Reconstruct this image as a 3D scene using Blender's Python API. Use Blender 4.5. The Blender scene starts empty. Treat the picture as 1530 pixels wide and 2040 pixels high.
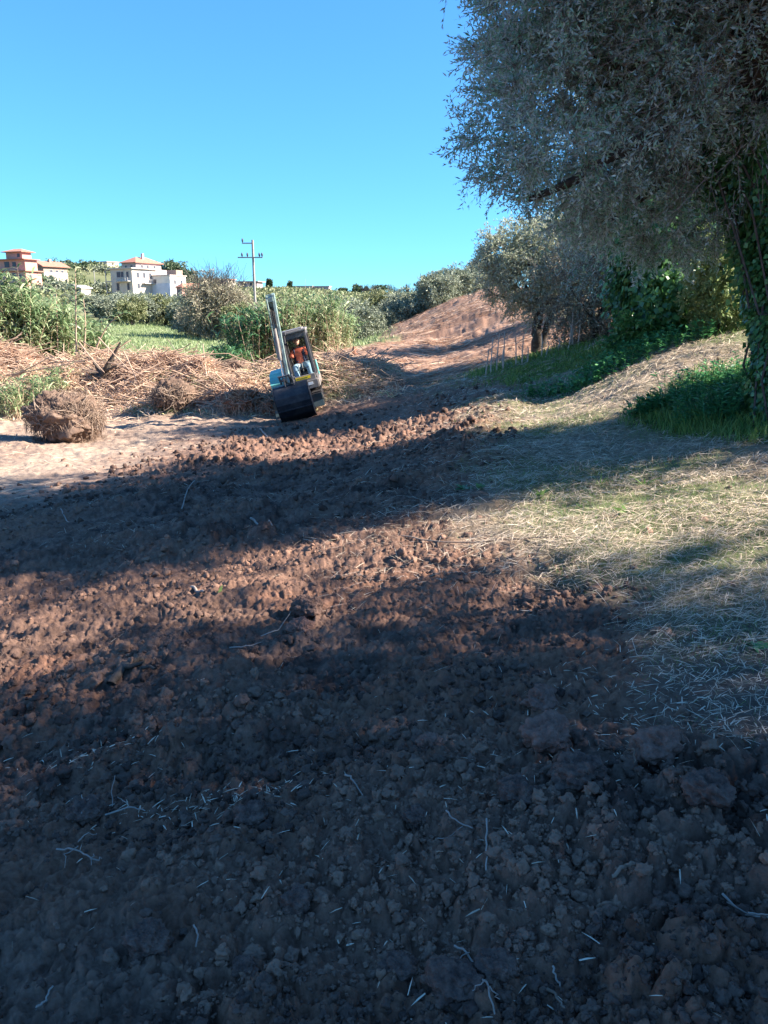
import bpy, bmesh, math, random
import numpy as np
from mathutils import Vector, Matrix, Euler

S = bpy.context.scene
COL = S.collection
R = math.radians
PITCH = R(14.6); FPX = 1533.0; EYE = 1.6

# ------------------------------------------------ camera, sky, sun, exposure
cam = bpy.data.cameras.new('camera'); camo = bpy.data.objects.new('camera', cam); COL.objects.link(camo)
camo.location = (0, 0, EYE); camo.rotation_euler = (R(90) - PITCH, 0, 0)
cam.sensor_fit = 'VERTICAL'; cam.sensor_height = 24.0; cam.lens = 24.0 * FPX / 2040.0
cam.clip_start = 0.05; cam.clip_end = 6000
S.camera = camo

SUN_AZ = R(91)      # clockwise from +Y: straight from the right, level with the viewer
SUN_EL = R(36)
w = bpy.data.worlds.new('World'); S.world = w; w.use_nodes = True
nt = w.node_tree; bg = nt.nodes['Background']
sky = nt.nodes.new('ShaderNodeTexSky'); sky.sky_type = 'NISHITA'; sky.sun_disc = False
sky.sun_elevation = SUN_EL; sky.sun_rotation = SUN_AZ
sky.air_density = 1.0; sky.dust_density = 0.0; sky.ozone_density = 2.6; sky.altitude = 200
pw = nt.nodes.new('ShaderNodeGamma'); pw.inputs[1].default_value = 0.75      # softens the pale band along the horizon
gam = nt.nodes.new('ShaderNodeVectorMath'); gam.operation = 'MULTIPLY'; gam.inputs[1].default_value = (0.24, 0.585, 0.94)
nt.links.new(sky.outputs[0], pw.inputs[0]); nt.links.new(pw.outputs[0], gam.inputs[0]); nt.links.new(gam.outputs[0], bg.inputs[0])
bg.inputs[1].default_value = 0.086
sl = bpy.data.lights.new('sun', 'SUN'); sl.energy = 3.75; sl.angle = R(0.55); sl.color = (1.0, 0.91, 0.79)
so = bpy.data.objects.new('sun', sl); COL.objects.link(so)
sd = Vector((math.sin(SUN_AZ) * math.cos(SUN_EL), math.cos(SUN_AZ) * math.cos(SUN_EL), math.sin(SUN_EL)))
so.rotation_euler = sd.to_track_quat('Z', 'Y').to_euler(); so.location = (30, 0, 30)
S.view_settings.view_transform = 'Standard'; S.view_settings.look = 'None'
S.view_settings.exposure = 2.42; S.view_settings.gamma = 1.0
S.cycles.max_bounces = 6; S.cycles.diffuse_bounces = 3; S.cycles.glossy_bounces = 2
S.cycles.transmission_bounces = 4; S.cycles.transparent_max_bounces = 8
S.cycles.use_denoising = True

# ------------------------------------------------ noise in numpy
def _hash(ix, iy, seed):
    h = (ix.astype(np.int64) * 374761393 + iy.astype(np.int64) * 668265263 + seed * 1274126177) & 0xffffffff
    h = ((h ^ (h >> 13)) * 1103515245) & 0xffffffff
    h = ((h ^ (h >> 16)) * 2654435761) & 0xffffffff
    return ((h ^ (h >> 15)) & 0xffffff) / float(0x1000000)
def vnoise(x, y, seed=0):
    ix = np.floor(x); iy = np.floor(y); fx = x - ix; fy = y - iy
    fx = fx * fx * fx * (fx * (fx * 6 - 15) + 10); fy = fy * fy * fy * (fy * (fy * 6 - 15) + 10)
    a = _hash(ix, iy, seed); b = _hash(ix + 1, iy, seed); c = _hash(ix, iy + 1, seed); d = _hash(ix + 1, iy + 1, seed)
    return (a + (b - a) * fx) * (1 - fy) + (c + (d - c) * fx) * fy - 0.5
def fbm(x, y, seed=0, oct=4):
    s = 0; a = 1.0
    for o in range(oct):
        c, sn = math.cos(o * 1.3), math.sin(o * 1.3)
        s = s + a * vnoise((x * c - y * sn) * 2 ** o, (x * sn + y * c) * 2 ** o, seed + o * 17); a *= 0.5
    return s
def clods(x, y, cell, seed):
    """domes: one lump of its own size in each cell"""
    gx = np.floor(x / cell); gy = np.floor(y / cell); best = np.zeros_like(x)
    for dx in (-1, 0, 1):
        for dy in (-1, 0, 1):
            cx, cy = gx + dx, gy + dy
            px = (cx + _hash(cx, cy, seed)) * cell; py = (cy + _hash(cx, cy, seed + 1)) * cell
            q = _hash(cx, cy, seed + 2); r = cell * (0.22 + 0.5 * q * q)
            d2 = ((x - px) ** 2 + (y - py) ** 2) / (r * r)
            best = np.maximum(best, np.sqrt(np.maximum(0, 1 - d2)) * r / cell)
    return best

# ------------------------------------------------ photo pixel <-> world (used while laying things out)
cp_, sp_ = math.cos(PITCH), math.sin(PITCH)
def ray(px, py):
    u = (px - 765.0) / FPX; v = (py - 1020.0) / FPX
    return np.array([u, cp_ - v * sp_, -sp_ - v * cp_])
def at(px, py, Y):
    d = ray(px, py); t = Y / d[1]
    return Vector((d[0] * t, Y, EYE + d[2] * t))
def project(x, y, z):
    dz = z - EYE
    f = y * cp_ - dz * sp_; up = y * sp_ + dz * cp_
    f = np.maximum(f, 0.05)
    return 765 + FPX * x / f, 1020 - FPX * up / f

# ------------------------------------------------ terrain
CPX = [(0,1000,8.95),(0,950,11.2),(0,900,14.5),(0,870,17),(0,840,20),(250,900,14.5),(250,840,20),(450,920,11),(450,870,15.5),
 (520,838,19.5),(600,828,19.8),(660,805,20.5),(640,880,14),(760,785,21.5),(850,762,22.5),(1000,732,20.5),(1000,790,14),(850,830,14),
 (1000,900,8),(1250,800,10.5),(1250,690,15),(1530,860,7),(1530,760,10),(1400,640,15),(1530,600,17),(1100,715,18.5),
 (735,755,24.5),(650,742,28),(705,712,27),(650,720,32),(750,685,36),(720,680,44),
 (850,640,40),(900,610,42),(965,582,44),(900,680,32),(1000,700,25.5),(1000,640,32),(1060,600,36),(1070,705,23.5),(1200,640,26),
 (1300,620,30),(1200,600,45),(1200,590,52),(980,594,60),(860,628,60),(1500,590,40),
 (450,700,45),(330,700,45),(200,690,48),(0,690,48),(330,672,62),(300,648,80),(450,663,80),(150,645,80),(0,640,80),(600,670,70),(700,665,60),
 (350,615,180),(250,622,130),(100,618,120),(100,600,180),(285,600,250),(360,603,255),(90,566,235),(20,580,190),(180,575,240),
 (0,545,320),(180,531,320),(330,548,320),(450,574,320),(600,580,320),(830,592,320),(1000,595,320),(1300,595,320),
 (600,612,150),(750,622,120),(900,630,120),(600,600,200),(480,590,220),(480,625,130),(1300,600,120)]
CXYZ = [(-14,26,-1.1),(-7,25,-1.0),(-3,30,-.7),(-20,34,-1.1),(-10,36,-1.0),(-30,60,-.4),(3,14,.10),(-9,20,-1.2),(-12,15,-1.1)]
BS = 0.15
def base0(x): return BS * 6 * np.tanh(x / 6)
_c = []
for px, py, Y in CPX:
    p = at(px, py, Y); _c.append((p.x, p.y, p.z))
_c += CXYZ
_c = np.array(_c)
for r in (0.8, 1.5, 2.6, 4.2, 6.3):
    for th in (-48, -25, 0, 25, 48):
        x, y = r * math.sin(R(th)), r * math.cos(R(th)); _c = np.vstack([_c, [x, y, base0(np.array(x))]])
TW = 3.0
def _tp(x, y):
    th = np.clip(np.arctan2(x, y), -R(50), R(50)); lr = np.log(np.maximum(np.hypot(x, y), 0.8))
    return th * TW, lr
TCA, TCB = _tp(_c[:, 0], _c[:, 1]); res = _c[:, 2] - base0(_c[:, 0])
def _phi(r2): return np.where(r2 > 1e-12, 0.5 * r2 * np.log(np.maximum(r2, 1e-12)), 0)
NCP = len(TCA); K = _phi((TCA[:, None] - TCA) ** 2 + (TCB[:, None] - TCB) ** 2) + 2e-3 * np.eye(NCP)
P = np.stack([np.ones(NCP), TCA, TCB], 1)
A = np.block([[K, P], [P.T, np.zeros((3, 3))]])
SOL = np.linalg.solve(A, np.concatenate([res, [0, 0, 0]]))
def zbase(x, y):
    x = np.asarray(x, float); y = np.asarray(y, float); sh = x.shape; x = x.ravel(); y = y.ravel()
    rr = np.hypot(x, y); k = np.where(rr > 330, 330 / np.maximum(rr, 1), 1.0)
    a, b = _tp(x * k, y * k); out = np.empty(len(x))
    for i in range(0, len(x), 40000):
        s = slice(i, i + 40000)
        out[s] = _phi((a[s, None] - TCA) ** 2 + (b[s, None] - TCB) ** 2) @ SOL[:NCP] + SOL[NCP] + SOL[NCP + 1] * a[s] + SOL[NCP + 2] * b[s]
    near = np.clip((rr - 5.5) / 2.0, 0, 1); near = near * near * (3 - 2 * near)
    z = base0(x) + out * near
    return (z - np.maximum(rr - 330, 0) * 0.04).reshape(sh)
def inpoly(px, py, poly):
    c = np.zeros(px.shape, bool); j = len(poly) - 1
    for i in range(len(poly)):
        xi, yi = poly[i]; xj, yj = poly[j]
        c ^= ((yi > py) != (yj > py)) & (px < (xj - xi) * (py - yi) / (yj - yi + 1e-9) + xi); j = i
    return c
TILL = [(-3000,1300),(-400,1110),(0,1005),(200,950),(330,905),(430,868),(520,842),(700,797),(850,772),(985,742),(1000,770),(960,800),(1010,850),(1030,900),(965,950),(1000,1000),
        (900,1050),(1090,1110),(1230,1180),(1310,1260),(1310,1380),(1400,1490),(1600,1525),(2600,1560),(9000,3000),(9000,60000),(-9000,60000)]
GREEN1 = [(960,745),(1080,705),(1240,672),(1400,625),(1560,560),(1560,640),(1380,680),(1250,720),(1120,745),(1000,775)]
GREEN2 = [(1270,850),(1330,790),(1460,740),(1700,700),(1900,900),(1530,875),(1400,880)]
FIELD = [(60,640),(460,640),(760,655),(790,690),(640,700),(470,718),(-600,718),(-600,640)]
def _soft(x, y, poly, amp, scale, y0, y1, k=5):
    """share of jittered looks that fall inside: a soft, ragged edge"""
    z = zbase(x, y); s = 0
    for i in range(k):
        jx = x + amp * fbm(x * scale, y * scale, 300 + i * 7, 3) * np.maximum(y, .5) * .1
        jy = y + amp * fbm(x * scale, y * scale, 500 + i * 7, 3) * np.maximum(y, .5) * .1
        px, py = project(jx, jy, z); s = s + (inpoly(px, py, poly) & (jy > y0) & (jy < y1))
    return s / k
def masks(x, y):
    till = _soft(x, y, TILL, 1.5, 1.6, -100, 24, 8)
    till = np.where(y < 0.9, 1.0, till)
    g = np.maximum(_soft(x, y, GREEN1, .8, .8, 5, 26, 4), _soft(x, y, GREEN2, .6, 1.2, 5, 14, 4))
    fld = _soft(x, y, FIELD, .5, .2, 34, 100, 3)
    return till, g, fld
def heap(x, y):
    """the long bank of grubbed-up roots and canes on the left"""
    cy = 23.4 + .5 * np.sin(x * .5); a = np.clip(1 - np.abs((y - cy) / 3.0), 0, 1); a = a * a * (3 - 2 * a)
    e = 1 / (1 + np.exp((x - .1) * 2.2))
    return a * e * (1.5 - .045 * np.maximum(x + 13, 0) * 1.3 + .5 * fbm(x * .7, y * .7, 91, 3) + .25 * fbm(x * 2.3, y * 2.3, 95, 3))
def detail(x, y, till, g):
    rr = np.hypot(x, y)
    h = 0.0
    rk = np.exp(-((x - 1.0) / .9) ** 2 - ((y - 5.3) / 1.2) ** 2)
    # tilled ground: low swells, long rake lines across the slope, clods of four sizes
    u, v = x * .97 + y * .24, y * .97 - x * .24
    lump = .10 * fbm(x * 1.0, y * 1.5, 11, 4) + .05 * fbm(u * 1.1, v * 5.0, 23, 4) + rk * .16 * fbm(u * .7, v * 4.2 + .3 * y, 29, 3)
    wr = .12 * fbm(x * 3, y * 3, 5, 2); amp = np.clip(.45 + 1.6 * fbm(x * .8, y * 1.0, 71, 3), .12, 1.5)
    farx = (1 - .35 * np.exp(-((rr - 6) / 2.4) ** 2)) * (1 + .5 * np.clip((rr - 8) / 6, 0, 1))
    wr = .05 * fbm(x * 9, y * 9, 5, 2) + .06 * fbm(x * 3, y * 3, 7, 2)
    c = .085 * clods(x + wr, y + wr, .24, 31) * np.clip(amp * 1.5 - .6, 0, 1.3) * np.clip((rr - 1.2) / 2, .2, 1) + .062 * clods(x + wr, y - wr, .11, 37) * amp * farx
    c = c + .036 * clods(x + .4 * wr, y + .4 * wr, .055, 43) * (.5 + amp * .5) * farx + .018 * clods(x + .2 * wr, y, .027, 47) + .008 * clods(x, y, .014, 49)
    c = c + .020 * fbm(x * 14, y * 14, 61, 4) + np.where(rr < 7, .009 * fbm(x * 45, y * 45, 63, 3), 0)
    ex = np.exp(-np.maximum(rr - 26, 0) / 4)
    h = (till * till * (c * 1.2 - .02) + np.clip(till * 1.5, 0, 1) * lump * .9) * ex
    nt_ = (1 - till)
    h = h + nt_ * (.030 * fbm(x * 2.2, y * 2.2, 81, 3) + .016 * fbm(x * 9, y * 9, 85, 3)) * np.clip(rr / 6, .6, 3) * np.exp(-np.maximum(rr - 60, 0) / 30)
    # gullies and ridges of the cleared bank
    md = (y > 21) & (x > .2 * (y - 21) * .0 - .3) & (y < 60)
    q = .22 * fbm((x - .6 * y) * .28, (y + .4 * x) * .9, 101, 4) + .05 * fbm(x * 2.5, y * 2.5, 111, 3)
    h = h + np.where(md, q * np.clip((y - 21) / 6, 0, 1) * np.clip((60 - y) / 10, 0, 1), 0)
    return h + heap(x, y)
def H(x, y):
    x = np.atleast_1d(np.asarray(x, float)); y = np.atleast_1d(np.asarray(y, float))
    t, g, f = masks(x, y)
    return zbase(x, y) + detail(x, y, t, g)
def Hp(x, y): return float(H([x], [y])[0])
def gnd(px, py, lo=0.9, hi=60.0):
    """where the ray through a photo pixel first meets the ground"""
    d = ray(px, py); ts = np.exp(np.linspace(math.log(lo), math.log(hi), 1500))
    X, Y, Z = d[0] * ts, d[1] * ts, EYE + d[2] * ts
    hh = zbase(X, Y) + heap(X, Y); k = np.nonzero(Z < hh)[0]
    i = k[0] if len(k) else len(ts) - 1
    x, y = X[i], Y[i]
    return Vector((x, y, Hp(x, y)))

# ------------------------------------------------ mesh and material helpers
def tag(o, label=None, cat=None, group=None, kind=None):
    if label: o['label'] = label
    if cat: o['category'] = cat
    if group: o['group'] = group
    if kind: o['kind'] = kind
    return o
def empty(name, loc=(0, 0, 0), rz=0, **k):
    o = bpy.data.objects.new(name, None); COL.objects.link(o); o.location = loc; o.rotation_euler = (0, 0, rz)
    return tag(o, **k)
def link(name, me, m=None, parent=None, loc=None):
    o = bpy.data.objects.new(name, me); COL.objects.link(o)
    if m: me.materials.append(m)
    if parent: o.parent = parent
    if loc is not None: o.location = loc
    return o
def npmesh(name, V, F, m=None, parent=None, rnd=None, smooth=False, col=None, origin=None):
    V = np.asarray(V, np.float32).reshape(-1, 3)
    if origin is not None: V = V - np.array(origin, np.float32)
    Fs = F if isinstance(F, list) else [F]
    Fs = [np.asarray(f, np.int32) for f in Fs if len(f)]
    me = bpy.data.meshes.new(name); me.vertices.add(len(V)); me.vertices.foreach_set('co', V.ravel())
    nl = sum(f.size for f in Fs); nf = sum(len(f) for f in Fs)
    me.loops.add(nl); me.polygons.add(nf)
    me.loops.foreach_set('vertex_index', np.concatenate([f.ravel() for f in Fs]))
    tot = np.concatenate([np.full(len(f), f.shape[1], np.int32) for f in Fs]); st = np.concatenate([[0], np.cumsum(tot)[:-1]]).astype(np.int32)
    me.polygons.foreach_set('loop_start', st); me.polygons.foreach_set('loop_total', tot)
    me.polygons.foreach_set('use_smooth', np.full(nf, smooth, bool))
    if rnd is not None:
        a = me.attributes.new('rnd', 'FLOAT', 'POINT'); a.data.foreach_set('value', np.asarray(rnd, np.float32))
    if col is not None:
        a = me.attributes.new('col', 'FLOAT_COLOR', 'POINT'); a.data.foreach_set('color', np.asarray(col, np.float32).ravel())
    me.update(calc_edges=True)
    o = link(name, me, m, parent)
    if origin is not None: o.location = origin
    return o
def nrm(a): return a / np.maximum(np.linalg.norm(a, axis=-1, keepdims=True), 1e-9)
def grid_faces(nr, nc, close=False):
    i = np.arange(nr - 1)[:, None] * nc; j = np.arange(nc if close else nc - 1)[None, :]; k = (j + 1) % nc
    return np.stack([i + j, i + k, i + nc + k, i + nc + j], -1).reshape(-1, 4)
def tubes(paths, rad, sides=4):
    """paths N,K,3; rad N,K or K -> verts, quads"""
    paths = np.asarray(paths, float); N, Kk, _ = paths.shape; rad = np.broadcast_to(rad, (N, Kk))
    t = nrm(np.gradient(paths, axis=1)); ref = np.tile(np.array([0, 0, 1.0]), (N, 1)); m0 = nrm(paths[:, -1] - paths[:, 0])
    ref[np.abs(m0[:, 2]) > .8] = (1, 0, 0)
    a = nrm(np.cross(t, ref[:, None, :])); b = np.cross(t, a)
    an = np.arange(sides) * 2 * math.pi / sides
    V = paths[:, :, None, :] + rad[:, :, None, None] * (np.cos(an)[None, None, :, None] * a[:, :, None, :] + np.sin(an)[None, None, :, None] * b[:, :, None, :])
    f = grid_faces(Kk, sides, True); F = (f[None] + (np.arange(N) * Kk * sides)[:, None, None]).reshape(-1, 4)
    return V.reshape(-1, 3), F
def bez(p0, p1, p2, k=6):
    """quadratic curves, arrays N,3"""
    t = np.linspace(0, 1, k)[None, :, None]
    return (1 - t) ** 2 * p0[:, None] + 2 * t * (1 - t) * p1[:, None] + t * t * p2[:, None]
def join(parts):
    Vs, Fs, o = [], {}, 0
    for V, F in parts:
        for f in (F if isinstance(F, list) else [F]):
            Fs.setdefault(f.shape[1], []).append(f + o)
        Vs.append(V); o += len(V)
    return np.concatenate(Vs), [np.concatenate(v) for v in Fs.values()]
def leaves(pos, d, L, W, rng, flat=None):
    """one diamond per leaf; pos,d N,3"""
    N = len(pos); s = nrm(np.cross(d, rng.normal(size=(N, 3)) if flat is None else flat))
    L = np.broadcast_to(L, (N,))[:, None]; W = np.broadcast_to(W, (N,))[:, None]
    up = np.cross(s, d)
    V = np.stack([pos, pos + d * L * .45 + s * W * .5 + up * W * .12, pos + d * L, pos + d * L * .45 - s * W * .5 + up * W * .12], 1)
    return V.reshape(-1, 3), np.arange(N * 4).reshape(-1, 4)
def blades(base, d, L, W, droop, rng, segs=3):
    """strap leaves that arch over; base,d N,3"""
    N = len(base); L = np.broadcast_to(L, (N,)).astype(float); W = np.broadcast_to(W, (N,)).astype(float); droop = np.broadcast_to(droop, (N,)).astype(float)
    t = np.linspace(0, 1, segs + 1); s = nrm(np.cross(d, np.array([0, 0, 1.0]) + rng.normal(size=(N, 3)) * .35))
    c = base[:, None] + d[:, None] * (L[:, None] * t)[..., None]
    c[:, :, 2] -= (droop * L)[:, None] * (t ** 2)[None]
    wid = (W[:, None] * (1 - t ** 1.6 * .93)[None] * (.55 + .45 * np.minimum(1, t * 4))[None])[..., None] * .5
    V = np.stack([c - s[:, None] * wid, c + s[:, None] * wid], 2).reshape(-1, 3)
    f = grid_faces(segs + 1, 2); F = (f[None] + (np.arange(N) * (segs + 1) * 2)[:, None, None]).reshape(-1, 4)
    return V, F
def sph(rng, n): return nrm(rng.normal(size=(n, 3)))

def mat(name, c, rough=.7, metal=0, spec=.4, noise=0, c2=None, nscale=8, bump=0, bscale=30, coat=0):
    m = bpy.data.materials.new(name); m.use_nodes = True; nd = m.node_tree.nodes; lk = m.node_tree.links
    p = nd['Principled BSDF']; p.inputs['Base Color'].default_value = (*c, 1); p.inputs['Roughness'].default_value = rough
    p.inputs['Metallic'].default_value = metal; p.inputs['Specular IOR Level'].default_value = spec
    if coat: p.inputs['Coat Weight'].default_value = coat
    tc = nd.new('ShaderNodeTexCoord')
    if c2 is not None:
        t = nd.new('ShaderNodeTexNoise'); t.inputs['Scale'].default_value = nscale; t.inputs['Detail'].default_value = 6
        t.inputs['Roughness'].default_value = .65; lk.new(tc.outputs['Object'], t.inputs['Vector'])
        r = nd.new('ShaderNodeValToRGB'); r.color_ramp.elements[0].position = .38; r.color_ramp.elements[1].position = .66
        r.color_ramp.elements[0].color = (*c, 1); r.color_ramp.elements[1].color = (*c2, 1)
        lk.new(t.outputs[0], r.inputs[0]); lk.new(r.outputs[0], p.inputs['Base Color'])
    if bump:
        t = nd.new('ShaderNodeTexNoise'); t.inputs['Scale'].default_value = bscale; t.inputs['Detail'].default_value = 5
        lk.new(tc.outputs['Object'], t.inputs['Vector']); b = nd.new('ShaderNodeBump'); b.inputs['Strength'].default_value = bump
        b.inputs['Distance'].default_value = .02; lk.new(t.outputs[0], b.inputs['Height']); lk.new(b.outputs[0], p.inputs['Normal'])
    return m
LEAF_GAIN = 1.35
def leafmat(name, cols, trans=.3, rough=.5, spec=.4, back=None, patch=None, pscale=.6):
    """colour from each leaf's own number; back: paler underside; patch: a second colour in drifts"""
    m = bpy.data.materials.new(name); m.use_nodes = True; nd = m.node_tree.nodes; lk = m.node_tree.links
    p = nd['Principled BSDF']; p.inputs['Roughness'].default_value = rough; p.inputs['Specular IOR Level'].default_value = spec
    a = nd.new('ShaderNodeAttribute'); a.attribute_name = 'rnd'
    r = nd.new('ShaderNodeValToRGB'); e = r.color_ramp.elements
    for i, c in enumerate(cols):
        pos = i / max(1, len(cols) - 1)
        if i < 2: e[i].position = pos; el = e[i]
        else: el = e.new(pos)
        el.color = (*[min(.8, q * LEAF_GAIN) for q in c], 1)
    e[1].position = 1 / max(1, len(cols) - 1)
    lk.new(a.outputs['Fac'], r.inputs[0]); out = r.outputs[0]
    if patch is not None:
        tc = nd.new('ShaderNodeTexCoord'); t = nd.new('ShaderNodeTexNoise'); t.inputs['Scale'].default_value = pscale; t.inputs['Detail'].default_value = 4
        lk.new(tc.outputs['Object'], t.inputs['Vector']); rr = nd.new('ShaderNodeValToRGB')
        rr.color_ramp.elements[0].position = .57; rr.color_ramp.elements[1].position = .72
        mx = nd.new('ShaderNodeMix'); mx.data_type = 'RGBA'; lk.new(t.outputs[0], rr.inputs[0]); lk.new(rr.outputs[0], mx.inputs[0])
        lk.new(out, mx.inputs[6]); mx.inputs[7].default_value = (*[q * LEAF_GAIN for q in patch], 1); out = mx.outputs[2]
    if back is not None:
        g = nd.new('ShaderNodeNewGeometry'); mx = nd.new('ShaderNodeMix'); mx.data_type = 'RGBA'
        lk.new(g.outputs['Backfacing'], mx.inputs[0]); lk.new(out, mx.inputs[6]); mx.inputs[7].default_value = (*[q * LEAF_GAIN for q in back], 1); out = mx.outputs[2]
    lk.new(out, p.inputs['Base Color'])
    if trans:
        tr = nd.new('ShaderNodeBsdfTranslucent'); ms = nd.new('ShaderNodeMixShader'); ms.inputs[0].default_value = trans
        lk.new(out, tr.inputs[0]); lk.new(p.outputs[0], ms.inputs[1]); lk.new(tr.outputs[0], ms.inputs[2])
        lk.new(ms.outputs[0], nd['Material Output'].inputs[0])
    return m

# ------------------------------------------------ the ground, one sheet out past the horizon
def ground_material():
    m = bpy.data.materials.new('ground'); m.use_nodes = True; nd = m.node_tree.nodes; lk = m.node_tree.links
    p = nd['Principled BSDF']; p.inputs['Roughness'].default_value = .92; p.inputs['Specular IOR Level'].default_value = .15
    a = nd.new('ShaderNodeAttribute'); a.attribute_name = 'col'
    tc = nd.new('ShaderNodeTexCoord')
    t = nd.new('ShaderNodeTexNoise'); t.inputs['Scale'].default_value = 26; t.inputs['Detail'].default_value = 8; t.inputs['Roughness'].default_value = .7
    lk.new(tc.outputs['Object'], t.inputs['Vector'])
    mr = nd.new('ShaderNodeMapRange'); mr.inputs[1].default_value = .3; mr.inputs[2].default_value = .7; mr.inputs[3].default_value = .62; mr.inputs[4].default_value = 1.45
    lk.new(t.outputs[0], mr.inputs[0])
    vm = nd.new('ShaderNodeVectorMath'); vm.operation = 'SCALE'; lk.new(a.outputs['Color'], vm.inputs[0]); lk.new(mr.outputs[0], vm.inputs['Scale'])
    lk.new(vm.outputs[0], p.inputs['Base Color'])
    t2 = nd.new('ShaderNodeTexNoise'); t2.inputs['Scale'].default_value = 70; t2.inputs['Detail'].default_value = 6; t2.inputs['Roughness'].default_value = .75
    lk.new(tc.outputs['Object'], t2.inputs['Vector'])
    b = nd.new('ShaderNodeBump'); b.inputs['Strength'].default_value = .9; b.inputs['Distance'].default_value = .012
    lk.new(t2.outputs[0], b.inputs['Height']); lk.new(b.outputs[0], p.inputs['Normal'])
    return m
MG = ground_material()
def mixc(a, b, k): return a * (1 - k[:, None]) + b * k[:, None]
def ground_colour(x, y, till, g, fld, h):
    c3 = lambda *v: np.array(v)[None, :]
    n1 = np.clip(fbm(x * .9, y * .9, 201, 4) * 1.3 + .5, 0, 1); n2 = np.clip(fbm(x * 5, y * 5, 205, 3) * 1.2 + .5, 0, 1)
    n3 = np.clip(fbm(x * 17, y * 17, 207, 3) * 1.6 + .45, 0, 1); dark = mixc(mixc(c3(.046, .030, .025), c3(.150, .093, .071), n3), c3(.195, .118, .086), n2 * n2)
    redp = np.clip((fbm(x * 1.1, y * 1.4, 215, 3) - .13) * 6, 0, 1); dark = mixc(dark, c3(.22, .112, .073), redp * .75)
    dry = np.clip((fbm(x * 1.3, y * 1.6, 211, 4) - .12) * 4, 0, 1) * .7
    # dry reddish spots, plus the sunlit middle strip put into the soil colour
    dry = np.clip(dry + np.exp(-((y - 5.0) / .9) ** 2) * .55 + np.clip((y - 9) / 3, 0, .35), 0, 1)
    soil = mixc(dark, c3(.19, .108, .076), dry)
    flat = mixc(c3(.235, .165, .125), c3(.30, .225, .17), n1)
    straw = mixc(mixc(c3(.20, .165, .115), c3(.27, .21, .16), n1), c3(.10, .12, .05), np.clip(fbm(x * .5, y * .5, 221, 3) * 2 + .3, 0, .75))
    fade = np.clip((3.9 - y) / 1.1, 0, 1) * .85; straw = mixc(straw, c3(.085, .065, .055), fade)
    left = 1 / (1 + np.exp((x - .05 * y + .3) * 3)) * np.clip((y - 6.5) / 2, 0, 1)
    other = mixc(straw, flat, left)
    bank = np.clip((y - 21.5 - .25 * np.maximum(x - 1, 0) * 0) / 2, 0, 1) * (y < 75)
    brown = mixc(c3(.205, .118, .080), c3(.29, .175, .122), n1)
    other = mixc(other, brown, bank)
    other = mixc(other, mixc(c3(.055, .10, .022), c3(.10, .13, .035), n2), g)
    fieldc = mixc(c3(.12, .16, .06), c3(.18, .20, .095), n1)
    other = mixc(other, fieldc, fld)
    far = np.clip((np.hypot(x, y) - 82) / 8, 0, 1)
    hill = mixc(c3(.085, .10, .045), c3(.17, .17, .09), np.clip(fbm(x * .04, y * .04, 231, 5) * 1.6 + .5, 0, 1))
    other = mixc(other, hill, far)
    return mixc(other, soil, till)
def build_ground():
    def steps(a, b, s): return np.exp(np.arange(math.log(a), math.log(b), s))
    rad = np.concatenate([[.35, .6, .85], steps(1.1, 5, .0027), steps(5, 30, .0050), steps(30, 90, .012), steps(90, 360, .03), steps(360, 5200, .2)])
    ang = np.concatenate([np.linspace(-180, -60, 16)[:-1], np.linspace(-60, -36, 60)[:-1], np.linspace(-36, 36, 800), np.linspace(36, 60, 60)[1:], np.linspace(60, 180, 16)[1:-1]])
    th = R(1) * ang; RR, TH = np.meshgrid(rad, th, indexing='ij'); x = (RR * np.sin(TH)).ravel(); y = (RR * np.cos(TH)).ravel()
    till, g, fld = masks(x, y); till = np.where(np.abs(np.arctan2(x, y)) > R(75), 1.0, till)
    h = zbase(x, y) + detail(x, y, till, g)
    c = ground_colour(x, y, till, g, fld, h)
    # side shove so that clods overhang a little
    k = till * np.clip(1 - np.hypot(x, y) / 14, 0, 1)
    x2 = x + k * .022 * fbm(x * 16, y * 16, 401, 2); y2 = y + k * .022 * fbm(x * 16, y * 16, 411, 2)
    V = np.stack([x2, y2, h], 1); V = np.vstack([V, [[0, 0, float(zbase(np.array([0.]), np.array([0.]))[0])]]])
    nc = len(ang); F = grid_faces(len(rad), nc, True); fan = np.stack([np.full(nc, len(V) - 1), np.roll(np.arange(nc), -1), np.arange(nc)], 1)
    col = np.concatenate([np.vstack([c, c[:1]]), np.ones((len(V), 1))], 1)
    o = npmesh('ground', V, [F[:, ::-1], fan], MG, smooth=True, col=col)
    tag(o, kind='structure')
    return o
GROUND = build_ground()

# ================================================================= vegetation
rng = np.random.default_rng(7)
M_BARK = mat('bark', (.055, .042, .034), .9, c2=(.11, .09, .075), nscale=14, bump=.6, bscale=40, spec=.2)
M_TWIG = mat('dead_twig', (.20, .16, .135), .85, c2=(.13, .10, .085), nscale=3, spec=.2)
M_CANE = mat('dry_cane', (.50, .35, .25), .7, c2=(.32, .215, .15), nscale=2.5, spec=.3)
M_PALE = mat('pale_stick', (.34, .28, .24), .8, c2=(.24, .19, .16), nscale=9, spec=.2)
M_ROOT = mat('root', (.13, .085, .06), .9, c2=(.24, .17, .13), nscale=12, spec=.15, bump=.3)
M_OLIVE = leafmat('olive_leaf', [(.05, .12, .075), (.115, .22, .135), (.25, .36, .235), (.55, .62, .52)], trans=.42, rough=.38, back=(.30, .33, .30), patch=(.22, .18, .145), pscale=.55)
M_OLIVE2 = leafmat('grey_olive_leaf', [(.08, .10, .06), (.15, .175, .11), (.25, .27, .19)], trans=.2, rough=.5, back=(.22, .24, .18))
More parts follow.
